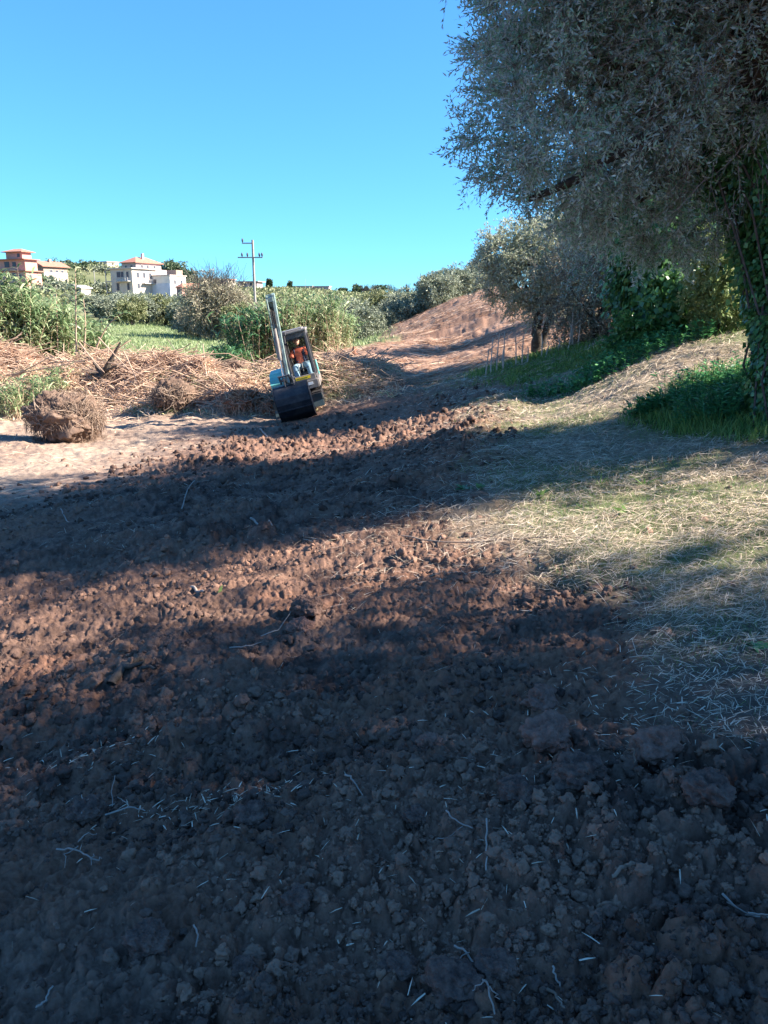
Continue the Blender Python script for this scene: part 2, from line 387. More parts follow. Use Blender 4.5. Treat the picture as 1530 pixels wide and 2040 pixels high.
M_OLIVE3 = leafmat('pale_olive_leaf', [(.19, .215, .12), (.30, .325, .20), (.42, .435, .30)], trans=.35, rough=.5, back=(.28, .30, .24))
M_IVY = leafmat('ivy_leaf', [(.020, .070, .024), (.055, .150, .045), (.13, .26, .08)], trans=.38, rough=.3, spec=.5)
M_BUSH = leafmat('bush_leaf', [(.05, .10, .03), (.09, .15, .045), (.16, .22, .07)], trans=.35, rough=.5)
M_YEL = leafmat('sunlit_leaf', [(.09, .13, .045), (.17, .22, .08), (.30, .31, .15)], trans=.4, rough=.5)
M_REED = leafmat('reed_leaf', [(.075, .13, .055), (.15, .22, .10), (.27, .31, .17), (.40, .38, .24)], trans=.35, rough=.45)
M_REEDD = leafmat('shaded_reed_leaf', [(.03, .09, .045), (.06, .15, .06), (.14, .23, .10)], trans=.3, rough=.45)  # darker copy of the reed leaf, the canes' shade put into its colour
M_DRY = leafmat('dry_leaf', [(.16, .105, .07), (.32, .22, .15), (.46, .34, .24), (.56, .45, .33)], trans=.2, rough=.7, spec=.2)
M_HEAP = leafmat('dry_trash', [(.17, .105, .075), (.36, .23, .165), (.50, .355, .26), (.60, .46, .34), (.33, .33, .17)], trans=.2, rough=.75, spec=.15)
M_STRAW = leafmat('straw', [(.16, .12, .085), (.30, .235, .17), (.44, .355, .27), (.56, .47, .37)], trans=.15, rough=.7, spec=.2)
M_GRASS = leafmat('grass_blade', [(.045, .10, .022), (.10, .18, .04), (.20, .28, .08)], trans=.4, rough=.5)
M_HERB = leafmat('herb_leaf', [(.02, .09, .035), (.045, .17, .06), (.10, .27, .09)], trans=.3, rough=.45)
M_GREY = leafmat('willow_leaf', [(.15, .15, .095), (.24, .22, .15), (.34, .30, .215)], trans=.2, rough=.6)
M_DARKT = leafmat('dark_tree_leaf', [(.03, .055, .025), (.055, .085, .04), (.095, .12, .065)], trans=.15, rough=.5)
M_SCRUB = leafmat('scrub_leaf', [(.07, .09, .035), (.12, .14, .06), (.19, .20, .10), (.24, .22, .13)], trans=.2, rough=.6)
M_OAR = leafmat('far_olive_leaf', [(.11, .125, .085), (.165, .185, .13), (.24, .26, .19)], trans=.15, rough=.6)

def lumpy(dirs, seed, amp):
    a = np.arctan2(dirs[:, 1], dirs[:, 0]) * 1.6 + seed * 3.1; b = dirs[:, 2] * 2.6 + seed * 1.7
    return 1 + amp * 2 * fbm(a, b, 700 + seed, 3)
def crown_points(ells, n, rng, shell=.5, amp=.3, up=0.0):
    """clump centres through the volume of several ellipsoids (cx,cy,cz,rx,ry,rz), thicker towards the rim"""
    ells = np.array(ells, float); wts = ells[:, 3] * ells[:, 4] + ells[:, 4] * ells[:, 5] + ells[:, 3] * ells[:, 5]
    k = rng.choice(len(ells), n, p=wts / wts.sum()); d = sph(rng, n); d[:, 2] += up; d = nrm(d)
    r = 1 - shell * rng.random(n) ** 1.6
    for i in range(len(ells)):
        s = k == i; r[s] *= lumpy(d[s], i + 1, amp)
    e = ells[k]; return e[:, :3] + d * r[:, None] * e[:, 3:6], d
def foliage(C, D, ntw, nlf, tl, ll, lw, droop, rng, bias=.7, twig_r=0.0, hang=0.0):
    """leafy twigs out of each clump centre"""
    N = len(C); T = N * ntw; c = np.repeat(C, ntw, 0); d = nrm(np.repeat(D, ntw, 0) * bias + sph(rng, T) * .9 - np.array([0, 0, hang]))
    L = tl * (.5 + .8 * rng.random(T)); t = np.linspace(.12, 1, nlf)[None] + rng.random((T, nlf)) * .08
    P = c[:, None] + d[:, None] * (L[:, None] * t)[..., None]; P[:, :, 2] -= droop * L[:, None] * t ** 2
    dd = nrm(np.repeat(d, nlf, 0) * .75 + sph(rng, T * nlf) * .8 - np.array([0, 0, droop * .5]))
    V, F = leaves(P.reshape(-1, 3), dd, ll * (.6 + .7 * rng.random(T * nlf)), lw * (.7 + .6 * rng.random(T * nlf)), rng)
    cl = np.repeat(rng.random(N), ntw * nlf); r = np.clip(.55 * rng.random(T * nlf) + .45 * cl, 0, 1)
    tw = None
    if twig_r:
        tt = np.linspace(0, 1, 4)[None]; Q = c[:, None] + d[:, None] * (L[:, None] * tt)[..., None]; Q[:, :, 2] -= droop * L[:, None] * tt ** 2
        tw = tubes(Q, twig_r * np.array([1, .8, .6, .3]), 3)
    return V, F, np.repeat(r, 4), tw
def limbs(root, fork, tips, rng, r0, k=7, sag=.12):
    """curved tapering limbs from the fork to the tips"""
    n = len(tips); f = np.tile(fork, (n, 1)) + rng.normal(size=(n, 3)) * r0 * .35
    mid = f * .5 + tips * .5 + rng.normal(size=(n, 3)) * np.linalg.norm(tips - f, axis=1)[:, None] * sag
    P = bez(f, mid, tips, k); P[:, 1:-1] += rng.normal(size=(n, k - 2, 3)) * .03 * r0 * 8
    rr = (r0 * (.35 + .45 * rng.random(n)))[:, None] * np.linspace(1, .12, k)[None] ** .8
    return tubes(P, rr, 6)
def trunk_tube(pts, rad, rng, sides=12, k=14):
    pts = np.array(pts, float); t = np.linspace(0, len(pts) - 1, k); i = np.minimum(t.astype(int), len(pts) - 2); f = (t - i)[:, None]
    P = pts[i] * (1 - f) + pts[i + 1] * f; P[1:-1] = (P[:-2] + 2 * P[1:-1] + P[2:]) / 4
    P[1:-1, :2] += rng.normal(size=(k - 2, 2)) * rad[0] * .10
    rr = np.interp(t, np.linspace(0, len(pts) - 1, len(rad)), rad)
    V, F = tubes(P[None], rr[None], sides); a = np.tile(np.arange(sides), k)
    c = np.repeat(P, sides, 0); g = 1 + .22 * np.sin(a * 2.1 + 1.3) * np.cos(a * 3.7) + rng.normal(size=len(a)) * .06
    return c + (V - c) * g[:, None], F
def tree(name, label, cat, trunk, rad, ells, nclump, ntw, nlf, tl, ll, lw, m, rng, group=None, nlimb=14, droop=.3, shell=.5, amp=.3, twig_r=.0, bark=None, dead=None, hang=0, up=0.0):
    trunk = [np.array(p, float) for p in trunk]; base = trunk[0]
    root = empty(name, Vector(base), label=label, cat=cat, group=group)
    V, F = trunk_tube(trunk, rad, rng); npmesh('trunk', V, F, bark or M_BARK, root, smooth=True, origin=base).location = (0, 0, 0)
    C, D = crown_points(ells, nclump, rng, shell, amp, up)
    idx = rng.choice(len(C), min(nlimb, len(C)), replace=False)
    if nlimb:
        V, F = limbs(base, trunk[-1], C[idx], rng, rad[-1] * .9); npmesh('branch', V, F, bark or M_BARK, root, smooth=True, origin=base).location = (0, 0, 0)
    V, F, r, tw = foliage(C, D, ntw, nlf, tl, ll, lw, droop, rng, twig_r=twig_r, hang=hang)
    npmesh('crown', V, F, m, root, rnd=r, origin=base).location = (0, 0, 0)
    if tw: npmesh('twig', tw[0], tw[1], M_TWIG, root, origin=base).location = (0, 0, 0)
    return root
def copy_thing(o, loc, rz=0, sc=1.0, label=None):
    c = o.copy(); COL.objects.link(c); c.location = loc; c.rotation_euler = (0, 0, rz)
    c.scale = (sc, sc, sc) if not isinstance(sc, tuple) else sc
    if label: c['label'] = label
    for ch in o.children:
        k = ch.copy(); COL.objects.link(k); k.parent = c
    return c

# ---- the great olive that hangs in from the right
ol_base = (4.08, 7.5, Hp(4.08, 7.5) - .1)
big = tree('olive_tree', 'huge grey-green olive tree hanging over the slope with dead brown twigs inside', 'olive tree',
     [ol_base, (4.02, 7.65, 1.6), (3.82, 7.95, 2.5), (3.4, 8.3, 3.3)], [.32, .24, .22, .20],
     [(4.1, 8.2, 4.8, 3.35, 2.7, 1.95), (1.95, 8.0, 3.35, 1.2, 1.2, .95), (2.0, 8.0, 4.7, 1.15, 1.5, 1.2), (2.95, 8.6, 2.75, .9, .9, .6), (4.5, 6.4, 5.8, 2.4, 1.4, 1.4), (5.5, 6.5, 4.9, 1.7, .9, 1.2), (5.8, 8.6, 4.2, 2.2, 1.8, 1.2), (2.6, 7.6, 5.9, 1.5, 1.6, 1.2)],
     4700, 9, 16, .30, .056, .0150, M_OLIVE, rng, nlimb=46, droop=.06, shell=.5, amp=.16, twig_r=.0024)
# dead hanging twigs in the lit heart of the crown
n = 1300; C, D = crown_points([(3.4, 7.3, 3.7, 1.9, 1.3, 1.2)], n, rng, .8, .1)
e = C + D * .25 + np.stack([rng.normal(size=n) * .15, rng.normal(size=n) * .15, -.05 - .2 * rng.random(n)], 1)
V, F = tubes(bez(C, (C + e) / 2 + sph(rng, n) * .14, e, 6), .0032 * np.array([1, .9, .8, .7, .5, .3]), 3)
npmesh('dead_twig', V, F, M_TWIG, big, origin=ol_base).location = (0, 0, 0)
# ---- ivy that clothes its trunk
def ivy(name, label, pts, rad, n, leaf, rng, m=None, grp=None, extra=()):
    """pts: axis points with a radius each; leaves face outward in hanging sheets"""
    pts = np.array(pts, float); rad = np.array(rad, float); u = rng.random(n) * (len(pts) - 1); i = np.minimum(u.astype(int), len(pts) - 2); f = (u - i)
    ax = pts[i] * (1 - f)[:, None] + pts[i + 1] * f[:, None]; r = rad[i] * (1 - f) + rad[i + 1] * f
    d = sph(rng, n); d[:, 2] *= .45; d = nrm(d); a = np.arctan2(d[:, 1], d[:, 0])
    r = r * (1 + .55 * fbm(a * 1.5 + 9, ax[:, 2] * 1.6, 801, 3)) * (1 - .35 * rng.random(n) ** 2)
    P = ax + d * r[:, None]; ld = nrm(np.cross(d, sph(rng, n)) * .6 + np.array([0, 0, -.8]) + d * .35)
    s = nrm(np.cross(ld, d) + rng.normal(size=(n, 3)) * .35); L = leaf * (.6 + .7 * rng.random(n))[:, None]
    V = np.stack([P, P + ld * L * .35 + s * L * .48, P + ld * L, P + ld * L * .35 - s * L * .48], 1).reshape(-1, 3)
    V += np.repeat(d * .02 * rng.normal(size=(n, 1)), 4, 0)
    return V, np.arange(n * 4).reshape(-1, 4), np.repeat(np.clip(rng.random(n), 0, 1), 4)
def ivy_thing(label, pts, rad, n, leaf, rng):
    V, F, r = ivy('ivy', label, pts, rad, n, leaf, rng); base = np.array(pts[0], float)
    root = empty('ivy', Vector(base), label=label, cat='ivy')
    npmesh('foliage', V, F, M_IVY, root, rnd=r, origin=base).location = (0, 0, 0)
    k = 26; a = rng.random(k) * 6.28; st = base + np.stack([np.cos(a) * rad[0] * .8, np.sin(a) * rad[0] * .8, np.zeros(k)], 1)
    P = np.array([np.array(pts)[np.linspace(0, len(pts) - 1, 7).astype(int)] + (s0 - base) * .9 + rng.normal(size=(7, 3)) * .06 for s0 in st])
    V, F = tubes(P, .012 * np.ones(7), 4); npmesh('stem', V, F, M_BARK, root, origin=base).location = (0, 0, 0)
    return root
ivy_thing('dark glossy ivy sleeve wrapped round the trunk of the huge olive', [(4.05, 7.35, ol_base[2]), (4.0, 7.5, 1.0), (3.98, 7.55, 1.6), (3.8, 7.8, 2.5), (3.45, 8.1, 3.2)], [.66, .52, .50, .52, .5], 38000, .055, rng)

# ---- the ivy-hung tree behind it
def onz(px, py, lo=.9, hi=70): return gnd(px, py, lo, hi)
g2 = onz(1330, 688); g2 = np.array(g2); b2 = (g2[0] + .5, g2[1] + 1.9, Hp(g2[0] + .5, g2[1] + 1.9) - .1)
s2 = b2[1]
def pt(px, py, Y): return tuple(at(px, py, Y))
t2 = tree('ivy_clad_tree', 'leaning tree behind the huge olive, its trunk buried in a curtain of ivy', 'tree',
     [b2, pt(1340, 560, s2), pt(1370, 450, s2), pt(1400, 360, s2)], [.26, .22, .2, .16],
     [(*pt(1290, 330, s2 + 1.6), 2.6, 1.3, 1.3), (*pt(1500, 260, s2 + 2.0), 2.6, 1.5, 1.8), (*pt(1210, 470, s2 + 1.2), 1.0, 1.0, .9)],
     700, 7, 12, .5, .075, .02, M_OLIVE, rng, nlimb=26, shell=.6, twig_r=.003)
ivy_thing('hanging curtain of dark ivy over the leaning tree behind the olive', [pt(1330, 690, s2 - .3), pt(1320, 600, s2 - .3), pt(1310, 500, s2 - .2), pt(1360, 420, s2 - .2), pt(1420, 340, s2)], [.75, .95, 1.0, .8, .7], 26000, .11, rng)
# sunlit bush seen through the gap
def bush(name, label, cat, px, py, Y, rx, ry, rz, n, m, ll, lw, rng, group=None, tl=None, ntw=5, nlf=7, sh=.6, stems=8, twig_r=0, amp=.3, sink=.15, dz=0):
    c = at(px, py, Y); zb = Hp(c.x, Y) - sink
    return tree(name, label, cat, [(c.x, Y, zb), (c.x, Y, max(zb + .15, c.z - rz * .5))], [rx * .05, rx * .035], [(c.x, Y, c.z + dz, rx, ry, rz)], n, ntw, nlf, tl or rx * .22, ll, lw, m, rng,
                group=group, nlimb=stems, shell=sh, amp=amp, twig_r=twig_r)
bush('bush', 'yellow-green sunlit bush in the gap beside the ivy-wrapped trunk', 'bush', 1440, 568, 13.6, .58, .5, .85, 420, M_YEL, .08, .035, rng)
bush('bush', 'low leafy bramble at the foot of the ivy curtain', 'bush', 1330, 662, 14.6, .95, .5, .45, 420, M_IVY, .10, .06, rng)
bush('bush', 'tangled yellow-green bramble spreading below the sunlit gap', 'bush', 1440, 620, 15, 1.0, .6, .5, 380, M_YEL, .09, .045, rng)
bush('bush', 'grey dry scrub with bare shoots between the small olive and the ivy curtain', 'bush', 1190, 590, 20, 1.5, .9, 1.3, 500, M_GREY, .10, .03, rng, twig_r=.006, nlf=5)
bush('bush', 'dull green thicket closing the view under the big crown', 'bush', 1290, 520, 21, 2.6, 1.5, 2.2, 700, M_OLIVE2, .14, .05, rng)
bush('bush', 'dark thicket on the bank beyond the ivy-wrapped trunk', 'bush', 1500, 520, 19, 2.4, 1.2, 2.6, 800, M_OLIVE2, .13, .045, rng)

# ---- the small olive on the bank
b3 = np.array(onz(1072, 704)); Y3 = b3[1]
so_ = tree('olive_tree', 'small round olive with a dark split trunk standing on the brown bank', 'olive tree',
     [tuple(b3 - [0, 0, .15]), pt(1068, 660, Y3), pt(1072, 625, Y3)], [.20, .15, .13],
     [(*pt(1055, 550, Y3), 1.45, 1.3, 1.0), (*pt(1010, 500, Y3), .8, .8, .7), (*pt(1100, 480, Y3), 1.0, .9, .7), (*pt(1120, 560, Y3), .7, .7, .7)],
     950, 6, 10, .32, .085, .028, M_OLIVE3, rng, nlimb=22, shell=.6, twig_r=.004)
V, F = trunk_tube([b3 - [.0, 0, .1], np.array(pt(1085, 670, Y3)), np.array(pt(1100, 615, Y3)), np.array(pt(1125, 590, Y3))], [.14, .11, .09, .05], rng)
npmesh('trunk', V, F, M_BARK, so_, smooth=True, origin=tuple(b3 - [0, 0, .15])).location = (0, 0, 0)
# other trees up the bank behind the olive
tree('olive_tree', 'shaded olive crowded between the small olive and the huge one', 'olive tree',
     [(8.3, 29.5, Hp(8.3, 29.5) - .1), (8.2, 29.5, 3.2)], [.2, .14], [(*pt(1160, 470, 29.5), 1.9, 1.4, 1.6), (*pt(1250, 480, 29), 2.2, 1.6, 1.8)], 800, 6, 8, .4, .10, .03, M_OLIVE2, rng, nlimb=16, shell=.6)

# ---- trees beside and behind the photographer that throw the shade (partly or wholly out of frame)
def shade_tree(x, y, h, rx, ry, rz, n, label, ll=.16, lw=.05, shell=.9):
    z = Hp(x, y) - .1
    return tree('olive_tree', label, 'olive tree', [(x, y, z), (x - .1, y, z + h * .5)], [.28, .2], [(x, y, z + h, rx, ry, rz), (x - .3 * rx, y, z + h * .8, rx * .6, ry * .9, rz * .8)], n, 5, 7, .5, ll, lw, M_OLIVE, rng, nlimb=16, shell=shell, droop=.2)
shade_tree(9.7, 1.95, 6.6, 3.3, 2.6, 2.1, 760, 'olive tree beside the viewer shading the nearest clods')
shade_tree(14.6, .8, 9.0, 2.6, 1.5, 2.0, 400, 'olive tree further up the slope beside the nearest one')
shade_tree(8.6, 7.5, 4.6, 3.0, 1.8, 2.2, 700, 'olive tree behind the huge olive, higher on the slope')
shade_tree(8.7, 16.4, 4.2, 3.0, 2.3, 2.0, 850, 'olive tree above the crest, shading the tilled strip by the excavator')
shade_tree(13.5, 18.5, 4.6, 3.0, 2.2, 2.2, 500, 'olive tree furthest up the slope above the crest')

# ---- tall canes
def reed_clump(label, pts, hts, m, rng, leaf=.55, lw=.045, nl=16, stalk_r=.008, lean=.18, group=None, cat='reeds', bendx=0.0, mst=None, name='cane_clump'):
    """one clump: stalks with arching strap leaves up each"""
    pts = np.array(pts, float); n = len(pts); base = pts.mean(0)
    root = empty(name, Vector(base), label=label, cat=cat, group=group)
    d = nrm(np.stack([rng.normal(size=n) * lean + bendx, rng.normal(size=n) * lean, np.ones(n)], 1)); hts = np.asarray(hts)
    tip = pts + d * hts[:, None]; mid = (pts + tip) / 2 + np.array([0, 0, 1]) * hts[:, None] * .06
    tip[:, 2] -= hts * .05
    P = bez(pts, mid, tip, 6); V, F = tubes(P, stalk_r * np.array([1, .95, .9, .8, .6, .3]), 4)
    npmesh('stalk', V, F, mst or M_CANE, root, origin=base).location = (0, 0, 0)
    t = .10 + .90 * rng.random((n, nl)) ** .85; k = np.minimum((t * 5).astype(int), 4); f = (t * 5 - k)[..., None]; I = np.arange(n)[:, None]
    B = (P[I, k] * (1 - f) + P[I, np.minimum(k + 1, 5)] * f).reshape(-1, 3); N = len(B)
    a = rng.random(N) * 6.28; ld = nrm(np.stack([np.cos(a), np.sin(a), .9 + .5 * rng.random(N)], 1))
    V, F = blades(B, ld, leaf * (.5 + .8 * rng.random(N)), lw * (.7 + .5 * rng.random(N)), .75 * (.5 + .8 * rng.random(N)), rng, 3)
    low = np.clip(1.15 - t.ravel() * 1.3, 0, 1); r = np.clip(rng.random(N) * .75 + low * .55 - .05, 0, 1)
    npmesh('foliage', V, F, m, root, rnd=np.repeat(r, 8), origin=base).location = (0, 0, 0)
    return root
def scatter(n, cx, cy, rx, ry, rng):
    a = rng.random(n) * 6.28; r = np.sqrt(rng.random(n)); x = cx + rx * r * np.cos(a); y = cy + ry * r * np.sin(a)
    return np.stack([x, y, H(x, y) - .03], 1)
def px_x(px, Y): return at(px, 650, Y).x
# left bank of canes: three clumps that lean left
for (px, Y, rx, h, n, lab) in [(-40, 25.5, 2.2, 3.6, 260, 'tall green cane clump behind the root bank, tops below the pink house'),
                               (55, 26.5, 1.7, 3.4, 240, 'green cane clump in the middle of the left-hand reed bed'),
                               (140, 27.5, 1.3, 2.6, 150, 'lower cane clump closing the right end of the left-hand reed bed')]:
    p = scatter(n, px_x(px, Y), Y, rx, 1.4, rng); reed_clump(lab, p, h * (.72 + .35 * rng.random(n)) * .93, M_REED, rng, leaf=.7, lw=.075, bendx=-.15, nl=34)
# one tall flowering cane and one bent over
def single_cane(label, px0, py0, px1, py1, Y, nl, bend, rng, leaf=.5):
    a, b = np.array(at(px0, py0, Y)), np.array(at(px1, py1, Y)); g = a.copy(); g[2] = Hp(a[0], a[1]) - .05
    root = empty('cane', Vector(g), label=label, cat='reed')
    mid = (a + b) / 2 + np.array(bend); P = bez(a[None], mid[None], b[None], 10); P = np.concatenate([g[None, None], P], 1)
    V, F = tubes(P, np.linspace(.028, .010, 11), 6); npmesh('stalk', V, F, M_CANE, root, origin=g, smooth=True).location = (0, 0, 0)
    t = np.linspace(.35, 1, nl); k = np.minimum((t * 9).astype(int), 8) + 1; f = (t * 9 - (k - 1))[:, None]
    B = P[0, k] * (1 - f) + P[0, np.minimum(k + 1, 10)] * f; s = np.where(np.arange(nl) % 2, 1, -1)
    ld = nrm(np.stack([s * (.8 + .2 * rng.random(nl)), rng.normal(size=nl) * .4, .75 + .5 * rng.random(nl)], 1))
    V, F = blades(B, ld, leaf * (.7 + .5 * rng.random(nl)), .07, .8, rng, 4); npmesh('foliage', V, F, M_REED, root, rnd=np.repeat(rng.random(nl) * .6 + .2, 10), origin=g).location = (0, 0, 0)
    return root
single_cane('single tall upright cane rising over the root bank before the olive grove', 152, 700, 150, 535, 24.5, 26, (0, 0, 0), rng, .42)
single_cane('bent cane arching right over the green field, leaves drooping', 190, 700, 246, 624, 24.5, 16, (-.1, 0, .35), rng, .5)
single_cane('short leafy cane standing just right of the tall upright one', 168, 690, 166, 596, 25.5, 16, (.1, 0, 0), rng, .4)
single_cane('thin cane leaning left among the reed bed before the houses', 115, 690, 112, 585, 25.5, 14, (0, 0, 0), rng, .4)
# central clumps behind the excavator
for (px, Y, rx, h, n, m, lab) in [(452, 33.5, .75, 1.2, 60, M_REEDD, 'low shaded blue-green cane clump at the left foot of the central canes'),
                                  (500, 34.5, 1.15, 2.7, 110, M_REEDD, 'darker cane clump below the utility pole'),
                                  (560, 35, 1.2, 3.15, 130, M_REED, 'tall pale green cane clump straight behind the boom'),
                                  (620, 36, 1.3, 2.9, 130, M_REED, 'tall pale green cane clump behind the cab roof'),
                                  (668, 37, .9, 1.9, 70, M_REED, 'yellowing cane clump sloping down to the grey olives')]:
    p = scatter(n, px_x(px, Y), Y, rx, .9, rng); reed_clump(lab, p, h * (.75 + .3 * rng.random(n)), m, rng, leaf=.62, lw=.075, nl=17)
# young reeds by the root balls
for (px, py, Y, rx, h, n, lab) in [(40, 838, 21, .85, 1.05, 90, 'knee-high bright green reed tuft left of the big root ball'),
                                   (112, 800, 22, .35, .9, 26, 'small green reed tuft just behind the big root ball')]:
    g = at(px, py, Y); p = scatter(n, g.x, Y, rx, .5, rng); reed_clump(lab, p, h * (.6 + .5 * rng.random(n)), M_REED, rng, leaf=.45, lw=.045, nl=10, stalk_r=.007, cat='reeds', name='reed_tuft')

# ---- bushes and trees beyond the field
bush('willow_tree', 'broad grey-brown half-bare tree with a twiggy top beside the green field', 'tree', 430, 608, 62, 2.3, 1.8, 1.9, 800, M_GREY, .20, .06, rng, twig_r=.012, tl=.8, stems=30)
wb = at(430, 570, 62)
n = 200; C = np.tile(np.array([wb.x, 62, wb.z]), (n, 1)) + rng.normal(size=(n, 3)) * [.9, .5, .25]; e = C + np.stack([rng.normal(size=n) * .7, rng.normal(size=n) * .4, .7 + 1.0 * rng.random(n)], 1)
V, F = tubes(bez(C, (C + e) / 2 + rng.normal(size=(n, 3)) * .15, e, 5), .016 * np.array([1, .9, .7, .6, .4]), 3)
wt = [o for o in COL.objects if o.name.startswith('willow_tree')][0]; npmesh('bare_twig', V, F, M_TWIG, wt, origin=wt.location).location = (0, 0, 0)
bush('bush', 'brown and green thorny shrub below the half-bare tree', 'bush', 392, 640, 66, 1.9, 1.5, 1.1, 380, M_GREY, .2, .07, rng)
bush('bush', 'low olive-coloured shrub between the half-bare tree and the canes', 'bush', 475, 640, 60, 1.1, 1.2, 1.4, 300, M_SCRUB, .2, .07, rng)
for (px, py, Y, rx, rz, mm, lab) in [(712, 648, 46, 1.35, 1.3, M_OLIVE2, 'round silver-grey olive bush left of the green gap'),
                                 (672, 640, 50, 1.0, 1.3, M_OLIVE2, 'grey olive bush half hidden by the yellowing canes'),
                                 (792, 640, 50, 1.35, 1.35, M_OAR, 'dark shaded olive bush at the foot of the brown bank'),
                                 (815, 612, 54, 1.4, 1.0, M_OLIVE2, 'grey-green olive bush above the shaded one at the bank foot'),
                                 (760, 610, 60, 1.4, 1.1, M_SCRUB, 'small pale bush between two olive bushes below the bank')]:
    bush('olive_bush', lab, 'bush', px, py, Y, rx, rx * .9, rz, 420, mm, .16, .05, rng, ntw=6)
for (px, py, Y, rx, rz, lab) in [(868, 585, 50, 1.25, 1.25, 'grassy grey-green bush spilling down the top left of the brown bank'),
                                 (915, 572, 52, 1.5, 1.1, 'wide rounded bush along the skyline above the brown bank'),
                                 (962, 560, 55, 1.3, 1.2, 'skyline bush half hidden behind the small olive')]:
    bush('bush', lab, 'bush', px, py, Y, rx, 1.2, rz, 480, M_OLIVE2, .17, .05, rng, ntw=6)
# hillside scrub: too many to count
n = 9000; x = rng.uniform(-60, 60, n); y = rng.uniform(95, 300, n); px, py = project(x, y, zbase(x, y))
s = (px > 470) & (px < 900); x, y = x[s], y[s]; z = zbase(x, y); n = len(x)
rr = .6 + 1.0 * rng.random(n); C = np.stack([x, y, z + rr * .5], 1); d = sph(rng, n * 16); d[:, 2] = np.abs(d[:, 2]); Cc = np.repeat(C, 16, 0) + d * np.repeat(rr, 16)[:, None] * (.6 + .4 * rng.random((n * 16, 1)))
V, F = leaves(Cc, sph(rng, len(Cc)), .75, .5, rng); o = npmesh('scrub', V, F, M_SCRUB, rnd=np.repeat(np.clip(np.repeat(rng.random(n), 16) * .7 + rng.random(n * 16) * .3, 0, 1), 4)); tag(o, 'grey-green scrub covering the hillside below the ridge', 'scrub', kind='stuff')
# olive grove beyond the field: copies of three trees
GROVE = []
for v in range(4):
    c = [(0, 0, 2.3, 2.2, 2.0, 1.6), (1.1, .2, 2.9, 1.2, 1.2, 1.1), (-1.2, -.1, 2.1, 1.3, 1.2, 1.2)]
    lab = 'grey-green olive in the grove beyond the field'
    t_ = tree('grove_olive', lab, 'olive tree', [(0, 0, -.3), (.1, 0, 1.5)], [.25, .18], c, 260, 5, 6, .5, .34, .15, [M_OAR, M_OLIVE2, M_OAR, M_SCRUB][v], rng, group='olive trees of the grove beyond the green field', nlimb=8, shell=.55)
    GROVE.append(t_)
k = 0
grows = [(640, 84), (628, 100), (616, 120), (606, 145), (597, 175)]
for ri, (py, Y) in enumerate(grows):
    n = [12, 13, 13, 14, 10][ri]
    for q in range(n):
        px = [215, 190, 180, 150, 120][ri] + (q + rng.random() * .6) * [15.5, 18, 18, 19, 24][ri]
        if px > 470: continue
        Yq = Y + rng.normal() * 3; x = at(px, py, Yq).x; src = GROVE[k % 4]; sc = (.8 + .3 * rng.random()) * [.70, .66, .66, .62, .62][ri]
        loc = (x, Yq, float(zbase(np.array([x]), np.array([Yq]))[0]))
        if k < 4: src.location = loc; src.rotation_euler = (0, 0, rng.random() * 6); src.scale = (sc, sc, sc * .95)
        else: copy_thing(src, loc, rng.random() * 6.28, (sc, sc, sc * .95))
        k += 1
x = rng.uniform(-150, -20, 9000); y = rng.uniform(150, 325, 9000); px, py = project(x, y, zbase(x, y)); s = (px > -60) & (px < 480) & (rng.random(9000) < np.where(y > 300, .8, .22) * np.clip(.5 + 2.5 * fbm(x * .03, y * .03, 733, 3), .1, 1)); x, y = x[s], y[s]; z = zbase(x, y); m_ = len(x)
rr = .8 + 1.3 * rng.random(m_); C = np.stack([x, y, z + rr * .4], 1); d = sph(rng, m_ * 22); d[:, 2] = np.abs(d[:, 2]); Cc = np.repeat(C, 22, 0) + d * np.repeat(rr, 22)[:, None] * (.6 + .4 * rng.random((m_ * 22, 1)))
V, F = leaves(Cc, sph(rng, len(Cc)), .8, .5, rng); o = npmesh('hillside_scrub', V, F, M_SCRUB, rnd=np.repeat(np.clip(np.repeat(rng.random(m_), 22) * .7 + rng.random(m_ * 22) * .3, 0, 1), 4)); tag(o, 'low scrub and hedges on the hillside round the houses', 'scrub', kind='stuff')
# trees round the houses and on the ridge
def far_tree(label, px, py, Y, rx, rz, m, name='tree', n=260, ll=.7, lw=.4, cat='tree'):
    return bush(name, label, cat, px, py, Y, rx, rx * .8, rz, n, m, ll, lw, rng, tl=rx * .25, ntw=5, nlf=5, stems=6)
far_tree('broad dark pine-like tree on the ridge right of the white house', 345, 545, 300, 6.5, 4.6, M_DARKT)
far_tree('second dark tree on the ridge, its crown touching the white house roof', 368, 556, 295, 3.5, 3.2, M_DARKT)
far_tree('dark round tree on the ridge left of the apartment block', 178, 541, 305, 6.0, 3.6, M_DARKT)
far_tree('dark tree on the ridge above the brown roof', 118, 540, 310, 6.5, 3.4, M_DARKT)
far_tree('dark tree on the skyline between two ridge crowns', 147, 541, 312, 5.0, 2.8, M_DARKT)
far_tree('low dark tree on the ridge just right of the brown roof', 133, 545, 300, 4.5, 3.0, M_DARKT)
far_tree('grey-green tree on the ridge left of the tall hipped house', 200, 545, 300, 5.0, 3.0, M_OAR)
far_tree('green tree below the brown gabled house', 85, 573, 225, 5.0, 3.0, M_DARKT)
far_tree('leafy tree below the terrace between pink and brown houses', 108, 584, 205, 5.0, 2.6, M_OAR)
far_tree('round shrub in front of the apartment block', 245, 588, 238, 3.2, 2.6, M_OAR)
far_tree('shrubs at the foot of the white house', 306, 590, 245, 2.6, 2.0, M_DARKT)
far_tree('dark garden tree below the white house', 330, 603, 225, 2.6, 2.6, M_DARKT)
far_tree('olive-coloured tree left of the apartment block garden', 200, 582, 235, 4.6, 2.4, M_OAR)
far_tree('pale tree on the slope under the ridge track', 150, 592, 225, 5, 2.8, M_SCRUB)
